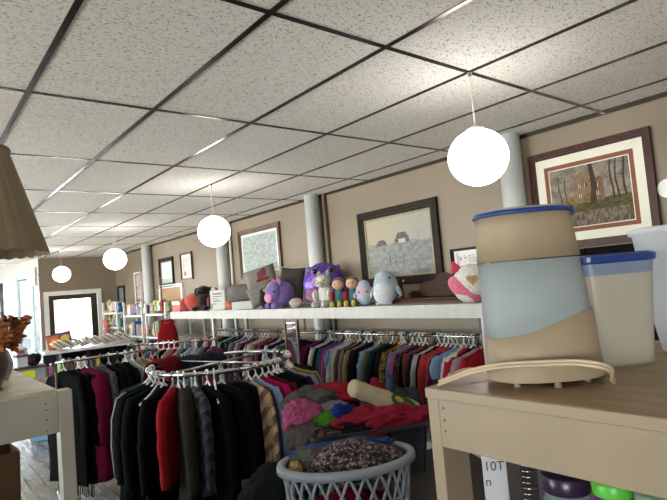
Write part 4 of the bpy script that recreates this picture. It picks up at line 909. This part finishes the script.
jar('clear jar with dark purple lid standing under the bench', (1.0, .565, LZ), .046, .108, gl, plastic('#2a1c33', .3), .03, inner=plastic('#6b3a8a'))
jar('purple cup with bright green lid standing under the bench', (1.0, .475, LZ), .036, .122, plastic('#6a2a96', .3), plastic('#58b53a', .35), .022, 'cup', plastic('#cfc8d8'), 'cup')
jar('clear jar with greenish lid, rightmost under the bench', (.995, .402, LZ), .032, .12, gl, plastic('#7d9a86', .3), .02, 'jar')

# ------------------------------------------------------------------ near left bench with vase, lamp
t = thing('painted_bench', 'greyish white painted bench with vase on it, nearest on left', 'bench', (.49, 2.48, 0))
obj('top_board', B(-1.5, 0, 0, 1.12, 1.335, 1.36, bev=.003), mat('worn_white_top', '#b5a893', rough=.4, scale=7, hex2='#d2cdc2', bump=.2), t)
obj('fascia', B(-1.5, 0, -.02, 0, 1.185, 1.345, bev=.003), bench_white, t)
obj('end_rail', B(-.022, 0, .05, 1.08, 1.2, 1.335), bench_white, t)
for x, y in ((0, -.035), (-.55, 1.02), (-1.5, -.035), (-1.5, 1.02)): obj('leg', B(x, x+.052, y, y+.075, 0, 1.352, bev=.003), bench_white, t)
obj('lower_shelf', B(-1.5, 0, .02, 1.08, .55, .57), bench_white, t)
g = BM()
for z in (1.2, 1.245, 1.285, 1.31): ell(g, (-.045, -.021, z), (.004, .002, .004), 1)
obj('screw_heads', g, MATS['screw_dark'], t)
vm = mat('vase_glaze', '#4a4640', rough=.35, var=.2, scale=5)
VX, VY = .272, 2.74
t = thing('vase', 'dark grey rounded vase on the left bench holding autumn leaves', 'vase', (VX, VY, 1.36))
obj('body', lathe(BM(), [(.05, 0), (.055, .01), (.075, .06), (.09, .12), (.085, .165), (.062, .195), (.055, .215), (.048, .215), (.052, .195), (.07, .16)], 40, cap1=False), vm, t, True)
obj('base_disc', lathe(BM(), [(.062, 0), (.062, .012)], 32), mat('vase_wood_base', '#4a3020', rough=.5), t)
t = thing('autumn_bouquet', 'bunch of rust and orange artificial leaves in the grey vase', 'flowers', (VX, VY, 1.36+.185)); t.scale = (1.12, 1.12, 1.0)
cols = [mat('leaf_'+c, '#'+c, rough=.8, var=.3, scale=40) for c in ('b8743f', 'cf8c4a', 'a05538', 'c79468', '84503c')]
def leaf(bm, base, dirv, ln, wd, roll):
    d_ = Vector(dirv).normalized(); s = d_.cross(Vector((math.sin(roll), math.cos(roll), .7))).normalized(); u = s.cross(d_)
    pts = [(0, 0), (.2, .35), (.38, .22), (.5, .5), (.66, .25), (.8, .3), (1, 0), (.8, -.3), (.66, -.25), (.5, -.5), (.38, -.22), (.2, -.35)]
    for off in (0, .0012):
        vs = [bm.verts.new(Vector(base)+d_*p*ln+s*q*wd+u*(off+.18*ln*math.sin(p*2.2)*abs(q))) for p, q in pts]; bm.faces.new(vs)
r2 = random.Random(4)
for k in range(26):
    a = r2.uniform(0, 2*PI); el = r2.uniform(.0, 1.25); dirv = Vector((math.cos(a)*math.cos(el), math.sin(a)*math.cos(el), math.sin(el))); c = dirv*r2.uniform(.07, .125)
    if k < 3: c = Vector((.09+.015*k, -.03+.02*k, .03+.03*k))
    g = BM()
    for q in range(22):
        dv2 = (dirv+Vector((r2.uniform(-1, 1), r2.uniform(-1, 1), r2.uniform(-.8, .8)))*.9); leaf(g, c, dv2, r2.uniform(.035, .06), r2.uniform(.02, .035), r2.uniform(0, 6))
    obj('leaf_cluster', g, cols[k % 5], t)
g = BM()
for k in range(7): tube(g, [(0, 0, -.1), (.03*math.cos(k), .03*math.sin(k), .02), (.09*math.cos(k), .09*math.sin(k), .09)], .003, 5)
obj('stems', g, cols[4], t)
t = thing('vase', 'pale grey round vase behind the dark vase on left bench', 'vase', (.375, 3.1, 1.36)); t.scale = (.75, .75, .8); obj('body', lathe(BM(), [(.035, 0), (.06, .05), (.068, .1), (.05, .16), (.03, .19), (.035, .21)], 32), mat('pale_vase', '#9a979a', rough=.4), t, True); obj('rim', tube(BM(), [(.035*math.cos(q), .035*math.sin(q), .21) for q in [2*PI*k/24 for k in range(24)]], .004, 6, True), mat('pale_vase', '#9a979a'), t, True)
# floor lamp with pleated shade (pole left of the frame)
LX, LY = .185, 1.92
shade_m = mat('shade_cloth', '#8a7a62', rough=.85, var=.05, scale=10, bump=.2, bscale=90)
t = thing('floor_lamp', 'tall lamp with brown pleated cone shade at the left edge', 'lamp', (LX, LY, 0))
NP = 30
def pleat(a, z): return 1+.014*abs(math.sin(a*NP/2))*(1 if z < 2.17 else .6)
rt, rb, zt, zb = .092, .192, 2.2, 1.872
pr_ = [(rb-(rb-rt)*k/8, zb+(zt-zb)*k/8) for k in range(9)]
g = BM(); lathe(g, pr_ + [(r-.004, z) for r, z in pr_[::-1]], NP*8, mod=pleat, cap0=False, cap1=False)
for v in g.verts:
    if abs(v.co.z-zb) < 1e-4: v.co.z += .003*math.sin(math.atan2(v.co.y, v.co.x)*NP)
obj('lamp_shade', g, shade_m, t, False)
obj('shade_trim', tube(BM(), [(rt*1.02*math.cos(q), rt*1.02*math.sin(q), zt) for q in [2*PI*k/40 for k in range(40)]], .006, 6, True), shade_m, t, True)
obj('pole', tube(BM(), [(0, 0, .02), (0, 0, 2.0)], .013), dark_metal, t, True); obj('base', lathe(BM(), [(.15, 0), (.15, .02), (.03, .035)], 32), dark_metal, t, True)
g = BM()
for q in range(3): tube(g, [(0, 0, zt-.02), (rt*math.cos(q*2.09), rt*math.sin(q*2.09), zt-.005)], .003, 5)
obj('shade_spider', g, chrome, t); obj('bulb', ell(BM(), (0, 0, 2.05), (.035, .035, .05), 2), plastic('#d5d5d5'), t, True); obj('neck', tube(BM(), [(0, 0, 1.99), (0, 0, zt)], .006), dark_metal, t, True)
# under the left bench
t = thing('paper_bag', 'brown paper bag standing on the lower shelf of left bench', 'bag', (.21, 2.95, .57), .05)
g = BM(); loft(g, [rr(.18, .1, 0, .01, 2), rr(.19, .105, .49, .01, 2), rr(.183, .1, .49, .01, 2), rr(.165, .095, .02, .01, 2)]); obj('bag_body', g, mat('brown_paper', '#5e472f', rough=.8, var=.12, scale=6, bump=.3, bscale=12), t)
obj('handle', tube(BM(), [(-.06, -.1, .48), (-.055, -.105, .54), (.055, -.105, .54), (.06, -.1, .48)], .005), MATS['brown_paper'], t, True)
tag(obj('folded_towel', B(-.16, .16, -.1, .1, 0, .22, bev=.03), fabric('#6b6230'), None, True, (.2, 2.68, .57)), 'folded olive green towel in front of the brown paper bag', 'towel')

# ------------------------------------------------------------------ far corner: toy shelves, book stand, bins
sw = mat('steel_shelf_white', '#c3c4c4', rough=.4, var=.03)
ty_cols = ['#2f5fa0', '#b8b2aa', '#a03a36', '#c29a4a', '#7d5a3c', '#3f7f5a', '#c2bfba', '#8f4a78', '#d0b59a', '#4a4a55', '#c46f3a', '#6f8fb5', '#9db56a']
cn = ['blue', 'pale grey', 'red', 'yellow', 'brown', 'green', 'white', 'purple', 'peach', 'dark grey', 'orange', 'light blue', 'lime green']
def toy(kind, ci, loc, rz, label, group, s=1.):
    m = (plush if kind == 'plush toy' else plastic)(ty_cols[ci])
    if kind == 'plush toy':
        t = thing('plush_toy', label, kind, loc, rz, group); q = s
        obj('body', ell(BM(), (0, 0, .075*q), (.065*q, .06*q, .075*q), 2), m, t, True); obj('head', ell(BM(), (0, -.02*q, .18*q), (.055*q, .055*q, .055*q), 2), m, t, True)
        for sg in (-1, 1): obj('ear', ell(BM(), (sg*.045*q, -.01*q, .235*q), (.02*q, .012*q, .025*q), 1), plush(ty_cols[(ci+5) % 13]), t, True); obj('leg', ell(BM(), (sg*.04*q, -.07*q, .025*q), (.025*q, .045*q, .025*q), 1), m, t, True)
    elif kind == 'bottle':
        t = thing('bottle', label, kind, loc, rz, group); obj('body', lathe(BM(), [(.04*s, 0), (.045*s, .01), (.045*s, .14*s), (.02*s, .18*s), (.018*s, .2*s)], 14), m, t, True); obj('cap', lathe(BM(), [(.021*s, .2*s), (.021*s, .225*s)], 10), plastic('#d0d0d0'), t, True)
    elif kind == 'book':
        t = thing('book', label, kind, loc, rz, group); obj('cover', B(-.012, .012, -.08*s, .08*s, 0, .23*s), m, t); obj('pages', B(-.009, .009, -.076*s, .081*s, .003, .226*s), MATS['page_paper'], t)
    else:
        t = thing('box', label, kind, loc, rz, group); obj('carton', B(-.06*s, .06*s, -.04*s, .04*s, 0, .18*s, bev=.003), m, t); obj('printed_panel', B(-.045*s, .045*s, -.0415*s, -.0395*s, .03*s, .12*s), plastic(ty_cols[(ci+3) % 13]), t)
    return t
def shelf_unit(nm, label, y0, y1, zs, x0, x1, postz, counts, kinds, rs):
    t = thing('shelf_unit', label, 'shelf', (x0, (y0+y1)/2, 0)); yc = (y0+y1)/2
    for z in zs: obj('shelf_board', B(0, x1-x0, y0-yc, y1-yc, z-.03, z), sw, t)
    for x in (0, x1-x0-.03):
        for y in (y0-yc, y1-yc-.03): obj('post', B(x-.001, x+.03, y-.001, y+.031, 0, postz), sw, t)
    k_all = {}
    for zi, z in enumerate(zs):
        c = counts[zi]; k = 0
        for row in ((x0+.1, .0), (x0+.24, .03)):
            if row[1] and zi: continue
            for i in range(c):
                y = y0+.09+(y1-y0-.18)*(i+.5*(row[1] > 0))/max(1, c-.5); kd = rs.choice(kinds[zi]); ci = rs.randrange(13)
                word = ['bottom', 'lower', 'upper', 'top'][zi+4-len(zs)]
                toy(kd, ci, (row[0]+rs.uniform(-.01, .02), y, z+.001), PI/2+(0 if kd == 'book' else PI)+rs.uniform(-.3, .3)*(kd != 'book') if kd != 'book' else PI/2+.02, f'{cn[ci]} {kd} on {word} shelf of {nm}, {"rear" if row[1] else "front"} row, {ordw(i)} from right', 'goods on the toy shelves', rs.uniform(.85, 1.15)*(1.0 if kd != 'plush toy' else .9)); k += 1
rs = random.Random(21)
shelf_unit('nearest toy unit', 'white metal shelf unit right beside the long white shelf, nearest of three', 8.16, 9.06, [.7, 1.06, 1.44], 3.2, 3.62, 1.62, [6, 12, 8], [['box'], ['book', 'book', 'box'], ['plush toy', 'plush toy', 'box']], rs)
shelf_unit('middle toy unit', 'white metal shelf unit crowded with toys, middle of three', 9.22, 10.2, [.7, 1.06, 1.42], 3.2, 3.6, 1.66, [8, 9, 9], [['box', 'bottle', 'book'], ['bottle', 'box', 'plush toy', 'book'], ['plush toy', 'plush toy', 'box']], rs)
shelf_unit('farthest toy unit', 'white metal shelf unit nearest the street door, farthest of three', 10.6, 11.5, [.9, 1.2, 1.48], 3.2, 3.6, 1.68, [7, 8, 8], [['box', 'plush toy'], ['bottle', 'plush toy'], ['plush toy', 'plush toy', 'box']], rs)
# wicker ring basket and coral garland
t = thing('gift_basket', 'wicker basket with tall hoop handle on top of middle toy unit', 'basket', (3.46, 10.48, 0)) if False else None
t = thing('garland', 'coral pink ruffled garland hanging at front of the farthest toy unit', 'garland', (3.12, 11.0, 0))
for k in range(8):
    g = BM(); heap(g, (.0, .02*math.sin(k*2), .72+.085*k), (.055, .055, .05), k+60, .35, 3); obj('ruffle', g, plush('#b5706a'), t, True)
obj('string', tube(BM(), [(0, 0, .68), (0, 0, 1.45), (.08, 0, 1.485)], .003, 5), cord_m, t)
# red child's dress on black hanger
t = thing('dress', 'small red dress on black hanger at end of the toy shelves', 'dress', (3.06, 7.76, 1.415), -.5)
def dress_mesh():
    bm = BM(); rings = []
    for z, w, th in ((-.055, .045, .015), (-.06, .09, .02), (-.075, .1, .024), (-.12, .1, .028), (-.17, .115, .034), (-.175, .12, .04), (-.25, .14, .045), (-.35, .15, .05), (-.47, .155, .055)):
        rings.append([(w*math.cos(2*PI*i/32), th*math.sin(2*PI*i/32)*(1+.25*math.sin(i*2.6)*(z < -.17)), z) for i in range(32)])
    return loft(bm, rings)
obj('fabric_body', dress_mesh(), fabric('#7d1018'), t, True)
g = BM(); tube(g, [(.012*math.cos(q), 0, .012*math.sin(q)) for q in [PI-PI*1.4*k/8 for k in range(9)]]+[(0, 0, -.04)], .003, 6); tube(g, [(-.09, 0, -.06), (0, 0, -.04), (.09, 0, -.06)], .005, 6); obj('hanger', g, blk, t, True)
obj('neck_trim', tube(BM(), [(-.045, -.024, -.09), (0, -.03, -.105), (.045, -.024, -.09)], .003, 6), fabric('#c9a0a0'), t, True)
t = thing('hook_stand', 'tall thin black stand with hooks beside the tan board', 'stand', (3.12, 8.06, 0))
obj('pole', tube(BM(), [(0, 0, .02), (0, 0, 1.93)], .009), dark_metal, t, True); obj('base', lathe(BM(), [(.08, 0), (.08, .015), (.02, .022)], 24), dark_metal, t, True)
obj('hook', tube(BM(), [(0, 0, 1.85), (-.05, -.01, 1.84), (-.08, -.01, 1.89)], .007), dark_metal, t, True); obj('hook', tube(BM(), [(0, 0, 1.93), (.03, .02, 1.97), (-.03, .01, 2.02)], .007), dark_metal, t, True)
obj('dress_hook', tube(BM(), [(0, 0, 1.425), (-.06, -.30, 1.43)], .004), dark_metal, t, True)
# book stand (black uprights, white tops) in front of the door
t = thing('book_stand', 'black and white shelving with books in front of the street door', 'shelf', (2.33, 9.9, 0), -.05)
for z in (.58, .97): obj('shelf_board', B(-.55, .85, -.3, .3, z-.04, z), sw, t)
for x in (-.3, .1, .5, .8): obj('divider', B(x-.012, x+.012, -.26, .28, 0, .93), plastic('#141414', .5), t)
obj('back_panel', B(-.5, .8, .27, .285, 0, .93), plastic('#141414', .5), t)
bc = ['white', 'red', 'white', 'grey', 'red', 'white', 'blue', 'pink', 'white', 'red', 'white', 'grey', 'white', 'purple', 'white', 'red', 'pink', 'white', 'grey', 'red', 'white', 'white', 'blue', 'red', 'white', 'grey']
hx = {'white': '#b5b2ae', 'red': '#8f2d35', 'grey': '#8a888a', 'blue': '#3f5f9a', 'purple': '#6b4280', 'pink': '#b0607a'}
for i, c in enumerate(bc):
    t = thing('book', f'{c} slanted book on the book stand, {ordw(i)} from left', 'book', (1.99+.046*i, 9.68+.02*(i % 3), .985+.012*(i % 4)), -.05, 'slanted books on the stand')
    M = Matrix.Rotation(-.9+.12*(i % 3), 4, 'Y'); obj('cover', B(-.015, .015, -.1, .1, .0, .15, M=Matrix.Translation((0, 0, .013)) @ M), plastic(hx[c], .5), t); obj('pages', B(-.012, .012, -.103, .096, .003, .152, M=Matrix.Translation((0, 0, .013)) @ M), MATS['page_paper'], t)
for i in range(9):
    ci = (i*5+2) % 13; kd = ('box', 'bottle', 'book')[i % 3]
    toy(kd, ci, (1.76+.1*i, 9.70+.02*(i % 2), .581), .4, f'small {cn[ci]} {kd} low in book stand, {ordw(i)} from left', 'goods on the book stand', .9)
tag(obj('red_cloth', heap(BM(), (2.2, 9.83, .64), (.16, .07, .055), 77, .3), fabric('#8c1f24'), None, True), 'red cloth crumpled on lower level of the book stand', 'cloth')
# board game box leaning on top
t = thing('board_game', 'colourful orange and purple board game box propped on book stand', 'game', (2.09, 10.0, .975), -.2)
o = obj('box', B(-.19, .19, -.03, .03, 0, .27, bev=.003), plastic('#4a2f5a', .4), t); o.rotation_euler = (-.15, -.17, 0)
g = BM(); box(g, -.185, .0, -.032, -.0302, .03, .24); o = obj('orange_panel', g, plastic('#b5562c', .4), t); o.rotation_euler = (-.15, -.17, 0)
g = BM(); ell(g, (.09, -.031, .17), (.075, .0015, .05), 2); ell(g, (-.09, -.0325, .12), (.06, .0012, .07), 2); o = obj('printed_shapes', g, plastic('#c9a23a', .4), t); o.rotation_euler = (-.15, -.17, 0)
g = BM(); tube(g, [(.04, -.0325, .08), (.16, -.0325, .1)], .009, 5); tube(g, [(.05, -.0325, .05), (.15, -.0325, .06)], .006, 5); o = obj('printed_stripes', g, plastic('#b5562c', .4), t); o.rotation_euler = (-.15, -.17, 0)
# low table with bins left of it
t = thing('side_table', 'low white table with storage bin beyond the left bench', 'table', (1.32, 8.6, 0))
obj('table_top', B(-.35, .35, -.35, .35, .55, .58), white_trim, t)
for sx in (-1, 1):
    for sy in (-1, 1): obj('leg', tube(BM(), [(sx*.3, sy*.3, 0), (sx*.3, sy*.3, .55)], .016), plastic('#1b1b1d'), t, True)
t = thing('storage_bin', 'grey storage bin with bright yellow label on low white table', 'bin', (1.34, 8.55, .58), 0)
obj('tub', B(-.2, .2, -.16, .16, 0, .3, bev=.01), plastic('#8a8c8c', .5), t); obj('lid', B(-.215, .215, -.175, .175, .3, .325, bev=.006), plastic('#2b2b2e', .4), t)
obj('label_sticker', B(-.13, .07, -.1625, -.1595, .17, .27), plastic('#c2cc1c', .6), t, False); obj('orange_sticker', lathe(BM(), [(.035, 0), (.035, .002)], 20), plastic('#b5552c', .6), t, False, (.12, -.1595, .1), (PI/2, 0, 0))
t = thing('carton', 'white carton with dark printing on the storage bin lid', 'carton', (1.27, 8.56, .906), .2)
obj('box', B(-.07, .07, -.06, .06, 0, .26, bev=.003), plastic('#c9c6cc', .6), t); obj('printed_band', B(-.071, .071, -.0615, .0615, .13, .17), plastic('#4a4a60', .6), t); obj('red_mark', B(-.05, .03, -.0625, -.0605, .18, .23), plastic('#a8353c', .6), t)
tag(obj('hat', heap(BM(), (1.42, 8.56, .985), (.09, .09, .08), 81, .15), fabric('#2b2420'), None, True), 'dark felt hat beside the white carton on the bin', 'hat')
t = thing('storage_tote', 'pale blue plastic tote on the floor beyond the left bench', 'tote', (1.42, 7.95, 0), -.3)
obj('tub', B(-.16, .16, -.12, .12, 0, .2, bev=.012), plastic('#7fa8d0', .3), t); obj('lid', B(-.17, .17, -.13, .13, .2, .225, bev=.005), plastic('#a9c4e0', .3), t)

# ------------------------------------------------------------------ daylight
w = bpy.data.worlds.new('daylight'); sc.world = w; w.use_nodes = True
nt = w.node_tree; bg = nt.nodes['Background']; bg.inputs[1].default_value = 1
tc = N(nt, 'ShaderNodeTexCoord'); sp = N(nt, 'ShaderNodeSeparateXYZ'); nt.links.new(tc.outputs['Generated'], sp.inputs[0])
rpw = N(nt, 'ShaderNodeValToRGB'); mrw = N(nt, 'ShaderNodeMapRange'); mrw.inputs[1].default_value = -1; mrw.inputs[2].default_value = 1
nt.links.new(sp.outputs['Z'], mrw.inputs[0]); nt.links.new(mrw.outputs[0], rpw.inputs[0])
e = rpw.color_ramp.elements; e[0].position = .0; e[0].color = (1, .95, .88, 1); e[1].position = .56; e[1].color = (.62, .68, .74, 1); n_ = e.new(.485); n_.color = (1, .96, .9, 1)
mw = N(nt, 'ShaderNodeVectorMath', operation='SCALE'); mw.inputs[3].default_value = 18.0; nt.links.new(rpw.outputs[0], mw.inputs[0]); nt.links.new(mw.outputs[0], bg.inputs[0])
for nm, loc, rot, sx_, sy_ in (('portal_front', (-1.3, YS+.2, 1.5), (-PI/2, 0, 0), 6, 2), ('portal_side', (2.15, 13.9, 1.5), (0, PI/2, 0), 2, 2.5), ('portal_door', (2.93, YB+.2, 1.0), (-PI/2, 0, 0), 1, 1.9)) + tuple(('portal_added_window', (XL-.2, (a+b_)/2, 1.65), (0, -PI/2, 0), 1.7, 2.5) for a, b_ in WN):
    l = bpy.data.lights.new(nm, 'AREA'); l.shape = 'RECTANGLE'; l.size = sx_; l.size_y = sy_; l.cycles.is_portal = True
    o = bpy.data.objects.new(nm, l); COL.objects.link(o); o.location = loc; o.rotation_euler = rot
